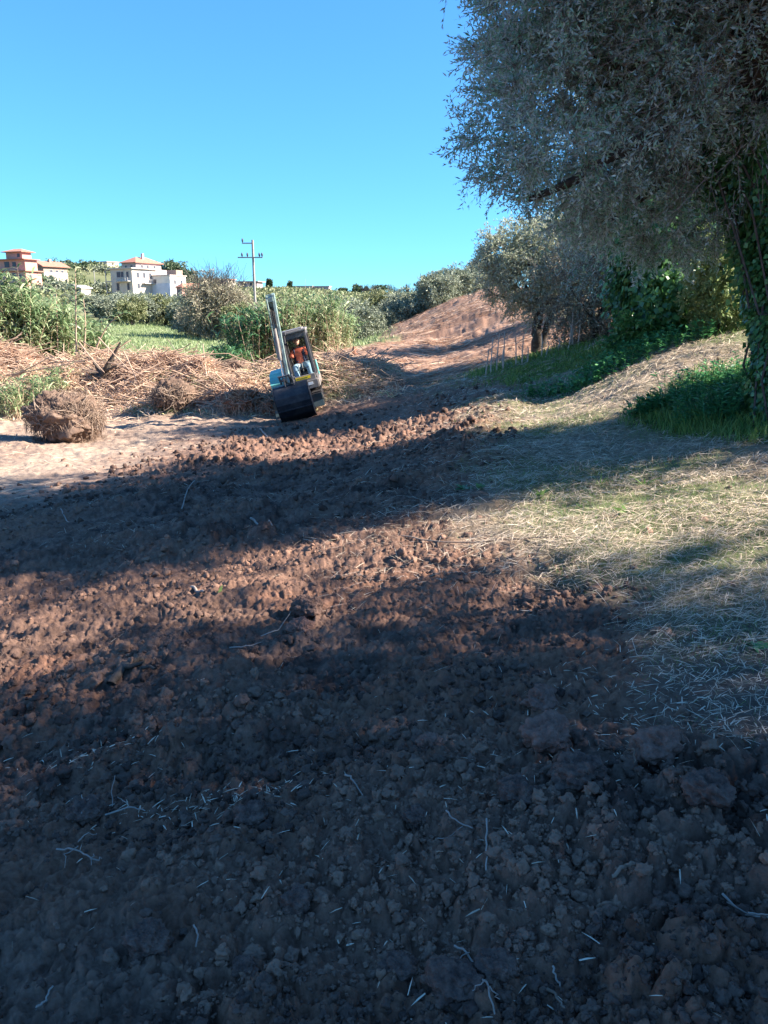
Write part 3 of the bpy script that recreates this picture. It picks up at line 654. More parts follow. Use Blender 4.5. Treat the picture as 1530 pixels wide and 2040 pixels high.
far_tree('wide pale tree right of the small pink house', 392, 578, 262, 4.5, 3.2, M_SCRUB)
for (px, rx, rz, lab) in [(534, .45, 2.6, 'slim dark cypress on the ridge left of its twin'), (538.5, .45, 2.9, 'slim dark cypress on the ridge right of its twin'), (577, .8, 1.8, 'short pointed cypress on the ridge above the canes')]:
    c = at(px, 566, 300); bush('cypress_tree', lab, 'cypress', px, 570, 300, rx, rx, rz, 90, M_DARKT, .5, .25, rng, stems=0, tl=.3)
for (px, py, rx, rz, lab) in [(682, 580, 1.6, 1.1, 'small round tree on the ridge right of the long building'), (711, 577, 1.9, 1.7, 'cone-shaped dark tree on the ridge'), (730, 580, 1.0, 1.5, 'narrow dark tree on the ridge beside the cone-shaped one'), (757, 578, 3.2, 2.0, 'rounded ridge tree before the bare ones')]:
    far_tree(lab, px, py, 300, rx, rz, M_DARKT, n=90, ll=.5, lw=.3)
for i, (px, h) in enumerate([(728, 5.2), (740, 4.8), (779, 5), (788, 4), (811, 5.4)]):
    b = at(px, 588, 296); b.z = Hp(b.x, 296) - .2; m = 46; P0 = np.tile(np.array(b), (m, 1)); P0[:, 2] += h * .25 * rng.random(m)
    e = np.array(b) + np.stack([rng.normal(size=m) * 1.0, rng.normal(size=m) * .6, h * (.6 + .4 * rng.random(m))], 1)
    V, F = tubes(bez(P0, (P0 + e) / 2 + rng.normal(size=(m, 3)) * .2, e, 5), .05, 3)
    o = npmesh('bare_tree', V, F, M_TWIG, origin=b); tag(o, ['leafless thin tree on the ridge over the grey olives', 'leafless tree on the ridge next to the first bare one', 'pale leafless tree on the ridge right of the rounded crown', 'smallest leafless tree on the ridge', 'leafless tree on the ridge nearest the brown bank'][i], 'bare tree')

# ================================================================= buildings
def boxes_mesh(bl):
    """list of (cx,cy,cz,sx,sy,sz) -> one mesh's arrays"""
    Vs, Fs = [], []
    for i, (cx, cy, cz, sx, sy, sz) in enumerate(bl):
        v = np.array([[x, y, z] for x in (-.5, .5) for y in (-.5, .5) for z in (-.5, .5)]) * [sx, sy, sz] + [cx, cy, cz]
        Vs.append(v); Fs.append(np.array([[0, 1, 3, 2], [4, 6, 7, 5], [0, 4, 5, 1], [2, 3, 7, 6], [0, 2, 6, 4], [1, 5, 7, 3]]) + i * 8)
    return np.concatenate(Vs), np.concatenate(Fs)
def plaster(n, c): return mat(n, c, .85, c2=tuple(k * .82 for k in c), nscale=.5, spec=.2)
M_PINK = plaster('pink_plaster', (.62, .30, .24)); M_CREAM = plaster('cream_plaster', (.58, .50, .42)); M_WHITE = plaster('white_plaster', (.72, .68, .62))
M_BROWN = plaster('brown_plaster', (.34, .25, .20)); M_BLUE = plaster('pale_blue_plaster', (.50, .56, .66)); M_MAUVE = plaster('mauve_plaster', (.50, .38, .36))
M_TILE = mat('roof_tile', (.42, .19, .13), .85, c2=(.30, .13, .09), nscale=2); M_SLAB = mat('roof_slab', (.50, .42, .37), .8)
M_SHUT = mat('shutter', (.05, .06, .08), .5); M_PANE = mat('window_glass', (.02, .025, .035), .15, spec=.6); M_RAIL = mat('railing', (.45, .42, .40), .6); M_CONC = mat('concrete', (.30, .28, .27), .85, c2=(.24, .22, .21), nscale=3)
def bx(name, bl, m, parent):
    V, F = boxes_mesh(bl); return npmesh(name, V, F, m, parent)
def window_on(root, side, a, z, ww, hh):
    """side 'f': front wall, a metres left of the corner; 's': side wall, a metres back"""
    if side == 'f':
        fr = [(-a, -.04, z + hh / 2 + .05, ww + .2, .12, .1), (-a, -.04, z - hh / 2 - .05, ww + .3, .18, .1), (-a - ww / 2 - .05, -.04, z, .1, .12, hh), (-a + ww / 2 + .05, -.04, z, .1, .12, hh)]; pn = (-a, -.02, z, ww, .05, hh)
    else:
        fr = [(.04, a, z + hh / 2 + .05, .12, ww + .2, .1), (.04, a, z - hh / 2 - .05, .18, ww + .3, .1), (.04, a - ww / 2 - .05, z, .12, .1, hh), (.04, a + ww / 2 + .05, z, .12, .1, hh)]; pn = (.02, a, z, .05, ww, hh)
    f = bx('window', fr, M_SLAB, root); bx('pane', [pn], M_SHUT, f)
def roof_mesh(kind, w, d, h, ov, rh):
    """w to the left of the corner, d to the back"""
    x0, x1, y0, y1 = -w - ov, ov, -ov, d + ov
    if kind == 'flat': return boxes_mesh([((x0 + x1) / 2, (y0 + y1) / 2, h + .14, x1 - x0, y1 - y0, .28)])
    e = .18
    if kind == 'hip':
        ri = min(x1 - x0, y1 - y0) / 2 * .95; xm, ym = (x0 + x1) / 2, (y0 + y1) / 2
        if y1 - y0 > x1 - x0: r = [(xm, y0 + ri), (xm, y1 - ri)]
        else: r = [(x0 + ri, ym), (x1 - ri, ym)]
    else:
        xm = (x0 + x1) / 2; r = [(xm, y0), (xm, y1)]
    b = [(x0, y0), (x1, y0), (x1, y1), (x0, y1)]
    V = [(x, y, h) for x, y in b] + [(x, y, h + e) for x, y in b] + [(x, y, h + e + rh) for x, y in r]
    Q = [[3, 2, 1, 0], [0, 1, 5, 4], [1, 2, 6, 5], [2, 3, 7, 6], [3, 0, 4, 7]]
    if kind == 'hip' and not (y1 - y0 > x1 - x0): T = [[4, 8, 7], [5, 6, 9]]; Q += [[4, 5, 9, 8], [6, 7, 8, 9]]
    else: T = [[4, 5, 8], [6, 7, 9]]; Q += [[5, 6, 9, 8], [7, 4, 8, 9]]
    return np.array(V, float), [np.array(Q), np.array(T)]
def house(name, label, px, py, Y, w, d, h, rz, wall, roof='flat', rh=1.6, ov=.5, wf=(), ws=(), balc=(), rm=None, cat='house', chim=None, group=None, blocks=()):
    c = at(px, py, Y); r = empty(name, c, R(rz), label=label, cat=cat, group=group)
    bx('wall', [(-w / 2, d / 2, h / 2 - 1.5, w, d, h + 3)], wall, r)
    V, F = roof_mesh(roof, w, d, h, ov, rh); rf = npmesh('roof', V, F, rm or (M_TILE if roof != 'flat' else M_SLAB), r)
    if chim: bx('chimney', [(chim[0], chim[1], h + chim[2] / 2, .7, .7, chim[2])], wall, rf)
    for a in wf: window_on(r, 'f', *a)
    for a in ws: window_on(r, 's', *a)
    for (s, a, z, l) in balc:
        if s == 'f': bl = [(-a, -.65, z, l, 1.2, .18), (-a, -1.22, z + .95, l, .06, .06)] + [(-a - l / 2 + .03 + k * (l - .06) / 6, -1.22, z + .5, .06, .06, .85) for k in range(7)]
        else: bl = [(.65, a, z, 1.2, l, .18), (1.22, a, z + .95, .06, l, .06)] + [(1.22, a - l / 2 + .03 + k * (l - .06) / 6, z + .5, .06, .06, .85) for k in range(7)]
        bx('balcony', bl, M_RAIL, r)
    for (nm, x, y, z, sx, sy, sz, m) in blocks: bx(nm, [(x, y, z, sx, sy, sz)], m, r)
    return r
house('apartment_building', 'cream three-storey block with dark shutters and a flat overhanging roof', 267, 600, 215, 8.2, 8.6, 8.4, -30, M_CREAM, 'flat', ov=.6,
      wf=[(1.6, 6.9, .9, 1.5), (3.6, 6.9, 1.0, 1.5), (5.0, 6.9, 1.5, 1.5), (1.6, 3.8, .9, 1.7), (5.6, 3.8, 1.0, 1.9)], ws=[(2.0, 6.8, .8, 1.3), (4.2, 6.8, .8, 1.3), (6.4, 6.8, .8, 1.3), (4.0, 1.0, 1.0, 1.9), (2.0, 4.0, .8, 1.3)],
      balc=[('s', 5.4, 4.7, 4.2), ('f', 3.2, 5.2, 5.5)], cat='apartment block',
      blocks=[('awning', -9.3, 1.6, 8.2, 2.4, 3.0, .12, M_SHUT), ('terrace', -9.3, 1.6, 5.3, 2.4, 3.4, .2, M_SLAB), ('terrace', -9.3, 1.6, 2.4, 2.4, 3.4, .2, M_SLAB), ('post', -10.3, .1, 4.2, .18, .18, 8, M_SLAB)])
house('villa', 'tall house with a low hipped tile roof behind the cream block', 274, 572, 262, 6.6, 11, 7.6, -30, M_MAUVE, 'hip', 1.9, .7, wf=[(2, 6.2, .9, 1.3), (4.6, 6.2, .9, 1.3)], ws=[(2.5, 6.3, .9, 1.4), (5, 6.3, .9, 1.4), (8, 6.3, .9, 1.4)],
      balc=[('s', 5.5, 4.2, 8.5)], chim=(-2, 5, 3.2), blocks=[('wing', 2.5, 6, 2.0, 5, 10, 7.0, M_MAUVE)])
house('house', 'white house with pale blue lower front and a flat terrace roof', 341, 592, 218, 6.6, 6.2, 5.6, -28, M_WHITE, 'flat', ov=.25,
      wf=[(5.5, 4.1, .9, 1.2)], ws=[(1.8, 4.0, .7, 1.0), (4.4, 4.0, .7, 1.0), (3.0, 1.4, .8, 1.2)],
      blocks=[('lower_front', -3.3, -.06, 1.6, 6.6, .12, 4.0, M_BLUE), ('wing', -8.3, 2.4, 1.6, 3.4, 4.8, 7.0, M_MAUVE), ('roof_hut', -2.2, 4.4, 6.5, 3.4, 2.6, 1.5, M_BROWN), ('opening', -7.6, -.1, 3.6, 1.3, .3, 1.6, M_SHUT), ('opening', -9.3, -.1, 3.4, .8, .3, 1.8, M_SHUT)])
house('house', 'small pink house with a low tiled roof right of the white one', 364, 594, 205, 2.4, 7.5, 2.6, -38, M_PINK, 'hip', 1.0, .4, wf=[(1.2, 1.4, .8, 1.2)], ws=[(2, 1.4, .8, 1.1), (5, 1.4, .8, 1.1)])
house('house', 'brown house with a terracotta gable roof beside the pink one', 89, 561, 235, 7.2, 8.0, 4.2, -32, M_BROWN, 'gable', 1.6, .7, wf=[(5.6, 2.4, 1.2, 1.5)], ws=[(2.5, 2.6, .9, 1.5), (4.4, 2.6, .9, 1.5), (6.2, 2.6, .9, 1.5)],
      chim=(-3, 4.5, 2.4), blocks=[('side_wall', .05, 4, 1.4, .1, 8.0, 2.6, M_CREAM), ('terrace', 1.0, 5, .2, 2.0, 7, .25, M_SLAB)])
pk = house('house', 'large salmon pink house stepping up in tiled tiers', 54, 570, 208, 12, 6, 4.2, -22, M_PINK, 'flat', 1.2, .7, rm=M_TILE, wf=[(2.2, 2.6, 1.0, 1.4), (4.6, 2.6, 1.4, 2.2), (7.4, 2.6, 1.4, 2.2)], ws=[(1.6, 2.6, .9, 1.2)],
      blocks=[('upper_floor', -6.6, 3.6, 5.9, 10.8, 4.6, 3.4, M_PINK), ('tile_eave', -6.4, 3.3, 7.7, 12.2, 6.2, .22, M_TILE), ('top_floor', -6.4, 4.2, 8.8, 6.4, 3.4, 2.0, M_PINK), ('opening', -5.4, 1.25, 6.3, 1.4, .12, 1.3, M_SHUT), ('opening', -8.3, 1.25, 6.3, 1.8, .12, 1.5, M_SHUT), ('opening', -4.6, 2.45, 8.9, .9, .12, 1.0, M_SHUT)])
pk.scale = (.88, .88, .88)
V, F = roof_mesh('hip', 7.2, 4.4, 0, .5, .9); V[:, 0] += -2.8; V[:, 1] += 2.0; V[:, 2] += 9.8; npmesh('top_roof', V, F, M_TILE, pk)
house('house', 'pale distant house on the ridge between the trees', 214, 535, 330, 6.5, 6, 2.6, -30, M_CREAM, 'flat', ov=.4, wf=[(2, 1.4, .9, 1.1), (4.6, 1.4, .9, 1.1)])
house('shed', 'low white-roofed shed among the olives under the ridge', 163, 588, 205, 4.6, 3.2, 1.7, -25, M_CREAM, 'gable', .7, .4, rm=M_WHITE, wf=[(2.2, .9, 1.2, .9)], cat='shed')
house('house', 'low pinkish house with a terrace roof behind the utility pole', 512, 572, 285, 7.5, 5, 1.8, -15, M_MAUVE, 'flat', ov=.8, wf=[(2.2, 1.0, 1, 1), (5, 1.0, 1.4, 1.0)])
house('long_building', 'long low pale building along the ridge above the canes', 655, 580, 300, 7.2, 4, 1.6, -8, M_MAUVE, 'flat', ov=.3, wf=[(2, .9, .8, .8), (5, .9, .8, .8)], cat='building')
house('long_building', 'paler low building end on the ridge, left of the longer one', 622, 577, 300, 9.5, 4, 1.1, -8, M_CREAM, 'flat', ov=.2, wf=[(3, .5, .8, .6), (7, .5, .8, .6)], cat='building')
house('house', 'pale ridge house half hidden behind the half-bare tree', 455, 572, 290, 9, 5, 2.6, -20, M_CREAM, 'flat', ov=.4, wf=[(3, 1.4, 1, 1.1), (6.4, 1.4, 1, 1.1)], rm=M_TILE)
# ---- utility pole and small posts
def pole(label, px, py_top, py_base, Y, r, arms, cat='utility pole', name='utility_pole'):
    a, b = at(px, py_top, Y), at(px, py_base, Y); g = Vector((a.x, Y, Hp(a.x, Y) - .2)) if py_base is None else Vector((a.x, Y, min(b.z, Hp(a.x, Y)) - .2))
    o = empty(name, g, label=label, cat=cat); h = a.z - g.z
    V, F = tubes(np.array([[[0, 0, h * t] for t in (0, .5, 1)]]), np.array([[r * 1.35, r * 1.15, r]]), 8); npmesh('pole_shaft', V, F, M_CONC, o, smooth=True)
    for (dz, x0, x1, ins) in arms:
        f = bx('crossarm', [((x0 + x1) / 2, -.05 - r, h - dz, x1 - x0, .10, .10)], M_CONC, o)
        for x in ins:
            V, F = tubes(np.array([[[x, -.05 - r, h - dz + z] for z in (.05, .2, .3, .42)]]), np.array([[.03, .09, .09, .05]]), 8); npmesh('insulator', V, F, M_SHUT, f, smooth=True)
    return o
pole('concrete utility pole with two crossarms rising behind the canes', 503, 478, 640, 75, .105, [(.30, -.95, .05, [-.9]), (1.55, -1.4, .9, [-1.0, -.5, .6, .85])])
pole('thin pole on the ridge between brown house and trees', 122, 527, 560, 255, .09, [], 'pole', 'pole')
pole('short street lamp post on the track left of the apartment block', 187, 541, 562, 235, .11, [(.1, -.6, .0, [])], 'street lamp', 'street_lamp')
pole('thin mast on the ridge above the central canes', 608, 555, 580, 290, .06, [], 'mast', 'mast')
for i, (px, a, b) in enumerate([(252, 626, 648), (266, 628, 650)]):
    pole(['pale post at the edge of the olive grove', 'second pale post standing just right of the first'][i], px, a, b, 79, .05, [], 'post', 'post')

# ================================================================= clods
from mathutils import noise as mn
def ico(sub):
    bm = bmesh.new(); bmesh.ops.create_icosphere(bm, subdivisions=sub, radius=1); V = np.array([v.co[:] for v in bm.verts]); F = np.array([[v.index for v in f.verts] for f in bm.faces]); bm.free(); return V, F
def clod_shape(sub, seed, amp=.35):
    V, F = ico(sub); r = np.empty(len(V))
    for i, v in enumerate(V):
        q = Vector(v) + Vector((seed * 7.3, seed * 3.1, 0)); r[i] = 1 + amp * mn.fractal(q * 1.3, 1.0, 2.0, 4) + (amp * .35 * mn.fractal(q * 5, .9, 2.1, 4) if sub > 2 else 0) - (.5 * amp * max(0, .35 - mn.voronoi(q * 2.2)[0][0]) if sub > 2 else 0)
    return V * r[:, None], F
M_SOIL = mat('soil', (.08, .050, .042), .95, c2=(.19, .118, .092), nscale=30, spec=.12, bump=.7, bscale=90)
M_SOILR = mat('red_soil', (.17, .09, .068), .95, c2=(.26, .15, .115), nscale=25, spec=.12, bump=.7, bscale=90)
def soil_leaf_mat():
    m = leafmat('soil_crumb', [(.048, .031, .026), (.112, .070, .054), (.19, .112, .079)], trans=0, rough=.95, spec=.1); nd = m.node_tree.nodes; lk = m.node_tree.links
    tc = nd.new('ShaderNodeTexCoord'); t = nd.new('ShaderNodeTexNoise'); t.inputs['Scale'].default_value = 110; t.inputs['Detail'].default_value = 4
    lk.new(tc.outputs['Object'], t.inputs['Vector']); b = nd.new('ShaderNodeBump'); b.inputs['Strength'].default_value = .7; b.inputs['Distance'].default_value = .01
    lk.new(t.outputs[0], b.inputs['Height']); lk.new(b.outputs[0], nd['Principled BSDF'].inputs['Normal']); return m
M_CRUMB = soil_leaf_mat()
def build_crumbs(name, sub, n, lo, hi, label):
    var = [clod_shape(sub, 20 + k, .65) if sub > 2 else clod_shape(sub, 20 + k, .85) for k in range(10)]
    th = R(1) * rng.uniform(-34, 34, n); r = np.exp(rng.uniform(math.log(lo), math.log(hi), n)); x, y = r * np.sin(th), r * np.cos(th)
    till, g, f = masks(x, y); k = (rng.random(n) < till * .9 + .02) & (rng.random(n) < np.clip(.75 + 1.6 * fbm(x * 1.1, y * 1.1, 71, 3), .15, 1)); x, y, r = x[k], y[k], r[k]; n = len(x)
    z = H(x, y); s = (.0036 + .0019 * r) * (.5 + .5 * rng.pareto(2.0, n).clip(0, 4)); s = np.minimum(s * np.where((r > 4.2) & (r < 9), .7, 1), .042)
    Vs, Fs, Rs, o = [], [], [], 0
    vi = rng.integers(0, 10, n)
    for v in range(10):
        m = np.nonzero(vi == v)[0]; V0, F0 = var[v]; K_ = len(m)
        q = nrm(rng.normal(size=(K_, 4))); w_, a, b, c = q.T
        Rm = np.stack([1 - 2 * (b * b + c * c), 2 * (a * b - w_ * c), 2 * (a * c + w_ * b), 2 * (a * b + w_ * c), 1 - 2 * (a * a + c * c), 2 * (b * c - w_ * a), 2 * (a * c - w_ * b), 2 * (b * c + w_ * a), 1 - 2 * (a * a + b * b)], 1).reshape(-1, 3, 3)
        sc = s[m][:, None, None] * (.75 + .5 * rng.random((K_, 1, 3)))
        V = np.einsum('kij,nj->kni', Rm, V0) * sc; V += np.stack([x[m], y[m], z[m] + s[m] * .15], 1)[:, None]
        Vs.append(V.reshape(-1, 3)); Fs.append((F0[None] + (np.arange(K_) * len(V0))[:, None, None] + o).reshape(-1, 3)); o += K_ * len(V0)
        dry_lit = np.clip((fbm(x[m] * 1.3, y[m] * 1.6, 211, 4) - .1) * 3, 0, .6) + np.exp(-((y[m] - 5.0) / .9) ** 2) * .5  # dry drifts, plus the sunlit strip's paler tone put into the crumbs
        Rs.append(np.repeat(np.clip(rng.random(K_) * .55 + dry_lit, 0, 1), len(V0)))
    tag(npmesh(name, np.concatenate(Vs), np.concatenate(Fs), M_CRUMB, rnd=np.concatenate(Rs), smooth=True), label, 'soil', kind='stuff')
build_crumbs('soil_crumbs', 3, 18000, 1.15, 4.2, 'loose dark crumbs of soil on the nearest tilled ground')
build_crumbs('loose_soil', 2, 15000, 4.2, 18, 'loose crumbs of soil further up the tilled slope')
BIG = [(905, 1962, 92, 'round fist-sized clod at the bottom edge beside the thin branched root', 0), (988, 1938, 62, 'smaller round clod just right of the biggest bottom one', 0),
       (297, 1902, 62, 'lone dark clod low in the left corner of the tilled soil', 0), (1150, 1578, 92, 'large rough clod below the hollow on the right', 0), (1090, 1488, 86, 'reddish clod on the upper lip of the hollow', 1),
       (1305, 1520, 84, 'reddish clod bristling with hair roots at the straw edge', 1), (855, 1492, 46, 'brown clod on its own left of the reddish pair', 1), (1030, 1610, 66, 'greyish jagged clod left of the large rough one', 0),
       (612, 1222, 58, 'dark knobbly clod in the middle sunlit strip', 0), (600, 1256, 46, 'sunlit reddish clod just under the dark knobbly one', 1), (830, 1640, 44, 'clod beside the sharp pale stalk', 0),
       (170, 1620, 58, 'clod with a root sprig beside the pale sticks on the left', 0), (500, 1640, 56, 'broken clod behind the reddish crumble', 0), (795, 1925, 58, 'half-buried clod left of the thin branched root', 0),
       (590, 1822, 50, 'flat grey-brown clod in the lower middle', 0), (1400, 1640, 78, 'wide low clod bank near the right edge', 0), (1080, 1390, 60, 'clod above the hollow near the rake lines', 1), (490, 1930, 46, 'small clod between the lone one and the flat one', 0)]
for i, (px, py, d, lab, red) in enumerate(BIG):
    g = gnd(px, py); dist = (g - Vector((0, 0, EYE))).length; rr = d / 2 / FPX * dist
    V, F = clod_shape(5, 50 + i, .42); V *= [1.05, .95, .85]
    o = npmesh('soil_clod', V * rr, F, M_SOILR if red else M_SOIL, smooth=True); o.location = (g.x, g.y, Hp(g.x, g.y) + rr * .25); tag(o, lab, 'clod')

# ================================================================= straw, grass, trash, twigs lying about
def zslope(x, y, e=.05):
    return np.stack([(zbase(x + e, y) - zbase(x - e, y)) / (2 * e), (zbase(x, y + e) - zbase(x, y - e)) / (2 * e)], 1)
def lying(x, y, L, W, tilt, rng, lift=.006, segs=2, az=None, droop=.0):
    n = len(x); z = H(x, y) + lift * (.3 + rng.random(n)); a = rng.random(n) * 6.283 if az is None else az; s = zslope(x, y)
    d = np.stack([np.cos(a), np.sin(a), s[:, 0] * np.cos(a) + s[:, 1] * np.sin(a) + tilt * rng.normal(size=n)], 1); d = nrm(d)
    base = np.stack([x, y, z], 1) - d * (np.broadcast_to(L, (n,)) * .3)[:, None] * (abs(tilt) < .3)
    return blades(base, d, L, W, droop, rng, segs)
def sampler(n, lo, hi, a0=-34, a1=34):
    th = R(1) * rng.uniform(a0, a1, n); r = np.exp(rng.uniform(math.log(lo), math.log(hi), n)); return r * np.sin(th), r * np.cos(th), r
def rightside(x, y): return 1 / (1 + np.exp(-(x - .05 * y + .3) * 3))
def stuff(name, V, F, m, r, label, cat): return tag(npmesh(name, V, F, m, rnd=r), label, cat, kind='stuff')
# straw mat over the right-hand slope
x, y, r = sampler(230000, 1.6, 25, -6, 36); t_, g_, f_ = masks(x, y)
den = np.clip(.75 + 1.3 * fbm(x * 1.1, y * 2.2, 611, 4), .12, 1) * (1 - t_ * (.82 + .177 * np.clip((5.2 - y) / 1.2, 0, 1))) * (1 - .75 * g_) * rightside(x, y) * (y < 23.5) * (1 - .88 * np.clip((3.9 - y) / 1.1, 0, 1))
k = rng.random(len(x)) < den; x, y, r = x[k], y[k], r[k]; n = len(x); fs = np.clip(r / 4, .7, 5)
az = rng.normal(size=n) * .9 + .25
V, F = lying(x, y, (.04 + .09 * rng.random(n)) * fs ** .5, 0.0030 * fs * (.6 + .8 * rng.random(n)), .28, rng, lift=.03, az=az, droop=.12)
stuff('straw_mat', V, F, M_STRAW, np.repeat(rng.random(n), 6), 'matted dry straw covering the grass side of the slope', 'straw')
# thin living grass through the straw
x, y, r = sampler(120000, 2.2, 25, -4, 36); t_, g_, f_ = masks(x, y); gr = np.clip(fbm(x * .5, y * .5, 221, 3) * 2 + .35, .08, 1)
k = rng.random(len(x)) < gr * (1 - t_) * rightside(x, y) * (y < 23) * (1 - .5 * g_); x, y, r = x[k], y[k], r[k]; n = len(x); fs = np.clip(r / 4, .7, 5); a = rng.random(n) * 6.28
d = nrm(np.stack([np.cos(a) * .5, np.sin(a) * .5, .5 + rng.random(n)], 1)); V, F = blades(np.stack([x, y, H(x, y)], 1), d, (.02 + .045 * rng.random(n)) * fs ** .4, .0022 * fs, .3, rng, 2)
stuff('sparse_grass', V, F, M_GRASS, np.repeat(rng.random(n), 6), 'short green grass growing up through the straw', 'grass')
# lush grass: the crest and the foot of the ivied trunk
x, y, r = sampler(150000, 5.5, 26, -6, 38); t_, g_, f_ = masks(x, y); k = rng.random(len(x)) < g_ * (.5 + .5 * (1 - t_)); x, y, r = x[k], y[k], r[k]; n = len(x); fs = np.clip(r / 6, .7, 4); a = rng.random(n) * 6.28
hh = (.09 + .16 * rng.random(n)) * np.clip(.8 + 1.4 * fbm(x * 1.2, y * 1.2, 631, 3), .35, 1.5)
d = nrm(np.stack([np.cos(a) * .4, np.sin(a) * .4, .7 + rng.random(n)], 1)); V, F = blades(np.stack([x, y, H(x, y)], 1), d, hh, .006 * fs, .35, rng, 3)
stuff('lush_grass', V, F, M_GRASS, np.repeat(rng.random(n), 8), 'longer green grass along the crest and under the ivied trunk', 'grass')
# nettle-like herbs
def herb_patch(label, cx, cy, rx, ry, n, h, m, leaf=.07, lw=.035, nl=14):
    a = rng.random(n) * 6.28; q = np.sqrt(rng.random(n)); x = cx + rx * q * np.cos(a); y = cy + ry * q * np.sin(a); z = H(x, y); hh = h * (.5 + .6 * rng.random(n))
    P0 = np.stack([x, y, z - .02], 1); d = nrm(np.stack([rng.normal(size=n) * .22, rng.normal(size=n) * .22, np.ones(n)], 1)); t = (.12 + .88 * rng.random((n, nl)))
    B = P0[:, None] + d[:, None] * (hh[:, None] * t)[..., None]; B = B.reshape(-1, 3); a = rng.random(len(B)) * 6.28; ld = nrm(np.stack([np.cos(a), np.sin(a), rng.random(len(B)) * .8 - .15], 1))
    V, F = leaves(B, ld, leaf * (.6 + .8 * rng.random(len(B))), lw * (.7 + .6 * rng.random(len(B))), rng, flat=np.tile([0, 0, 1.0], (len(B), 1)) + rng.normal(size=(len(B), 3)) * .25)
    S_ = tubes(np.stack([P0, P0 + d * hh[:, None]], 1), .0035, 3); root = empty('herb_patch', Vector((cx, cy, Hp(cx, cy))), label=label, cat='herbs')
    o = (cx, cy, Hp(cx, cy)); npmesh('foliage', V, F, m, root, rnd=np.repeat(rng.random(len(B)), 4), origin=o).location = (0, 0, 0); npmesh('stem', S_[0], S_[1], M_HERB, root, rnd=np.full(len(S_[0]), .5), origin=o).location = (0, 0, 0); return root
for (px, py, rx, ry, n, h, lab) in [(1490, 815, .85, .65, 330, .42, 'deep green nettles crowding the foot of the ivied trunk'), (1385, 800, .6, .5, 190, .32, 'lower green herbs spreading left of the nettles'),
                                    (1300, 815, .28, .2, 80, .28, 'small herb tuft at the left tip of the herb bank'), (1450, 765, .7, .5, 200, .40, 'dark herbs behind the nettles'),
                                    (1180, 735, .8, .35, 110, .34, 'green herbs growing on the crest below the dry stalks'), (1260, 708, .9, .35, 120, .34, 'green herbs on the crest in front of the ivy curtain')]:
    g = gnd(px, py + 15); herb_patch(lab, g.x, g.y, rx * g.y / 8 * .9, ry, n, h, M_HERB, .075 * (1 if g.y < 10 else 1.2), .034 * (1 if g.y < 10 else 1.2))
# straw and stalk scraps on the tilled soil, thicker in drifts
x, y, r = sampler(60000, 1.15, 22, -36, 30); t_, g_, f_ = masks(x, y); den = np.clip((fbm(x * .9, y * 1.2, 651, 4) + .02) * 1.6, .03, .8) * (.12 + .75 * (y > 4)) * (t_ > .3) * np.where(y < 5, np.clip(y / 5, .2, 1) * .7, 1)
k = rng.random(len(x)) < den; x, y, r = x[k], y[k], r[k]; n = len(x); fs = np.clip(r / 4, .55, 4)
V, F = lying(x, y, (.02 + .07 * rng.random(n) ** 2) * fs ** .7, .0026 * fs * (.6 + .8 * rng.random(n)), .35, rng, lift=.03, droop=.1)
stuff('straw_scraps', V, F, M_STRAW, np.repeat(rng.random(n) * .7, 6), 'scraps of straw and chopped stalk over the tilled soil', 'straw')
# fallen olive leaves near the right-hand edge and in a drift at the left
pts = []
for (px, py, sx, sy, m_) in [(1430, 1400, .5, .35, 600), (1480, 1330, .4, .3, 350), (1250, 1480, .5, .12, 60), (420, 1590, .35, .06, 170), (160, 1500, .25, .12, 90), (700, 1500, 1.2, .5, 150), (900, 1800, .8, .35, 120), (1430, 1250, .4, .3, 260)]:
    g = gnd(px, py); pts.append(np.stack([g.x + rng.normal(size=m_) * sx * .6, g.y + rng.normal(size=m_) * sy * .8], 1))
pts = np.concatenate(pts); x, y = pts.T; n = len(x); V, F = lying(x, y, .02 + .035 * rng.random(n), .0055 * (.5 + .8 * rng.random(n)), .3, rng, lift=.014, droop=.15)
stuff('leaf_litter', V, F, M_STRAW, np.repeat(.35 + .65 * rng.random(n), 6), 'fallen pale olive leaves lying on the soil', 'leaf litter')
# stalks over the flattened earth on the left
x = rng.uniform(-13, 1, 9000); y = rng.uniform(8, 22, 9000); t_, g_, f_ = masks(x, y); k = (t_ < .4) & (x < .05 * y - .3) & (rng.random(9000) < .25 + .75 * ((y > 18) | (fbm(x * .6, y * .6, 671, 3) > .1))); x, y = x[k], y[k]; n = len(x)
V, F = lying(x, y, .10 + .35 * rng.random(n) ** 2, .009 + .010 * rng.random(n), .12, rng, lift=.03, droop=.06, az=rng.normal(size=n) * .7 + .2)
stuff('flattened_stalks', V, F, M_DRY, np.repeat(.3 + .7 * rng.random(n), 6), 'broken pale stalks pressed into the flattened earth', 'straw')
# the root bank: leaf trash and snapped canes
x = rng.uniform(-17, .6, 125000); y = rng.uniform(20.1, 27, 125000); k = (rng.random(125000) < np.clip(heap(x, y) * 1.6 + .1, 0, 1)); x, y = x[k], y[k]; n = len(x); a = rng.random(n) * 6.28
z = H(x, y); d = nrm(np.stack([np.cos(a), np.sin(a) * .8, rng.normal(size=n) * .6 + .3], 1)); V, F = blades(np.stack([x, y, z + .02], 1), d, .12 + .34 * rng.random(n), .016 + .022 * rng.random(n), .35, rng, 2)
stuff('dry_trash', V, F, M_HEAP, np.repeat(np.clip(rng.random(n) * .6 + fbm(x * .8, y * .8, 691, 3) * .8 + .2, 0, 1), 6), 'matted dry leaves and stalks on the long root bank', 'dry brush')
x = rng.uniform(-16, .2, 30000); y = rng.uniform(20.3, 26, 30000); k = (fbm(x * .7, y * .9, 741, 3) > .16) & (heap(x, y) > .03) & (heap(x, y) < 1.1); x, y = x[k], y[k]; n = len(x); a = rng.random(n) * 6.28
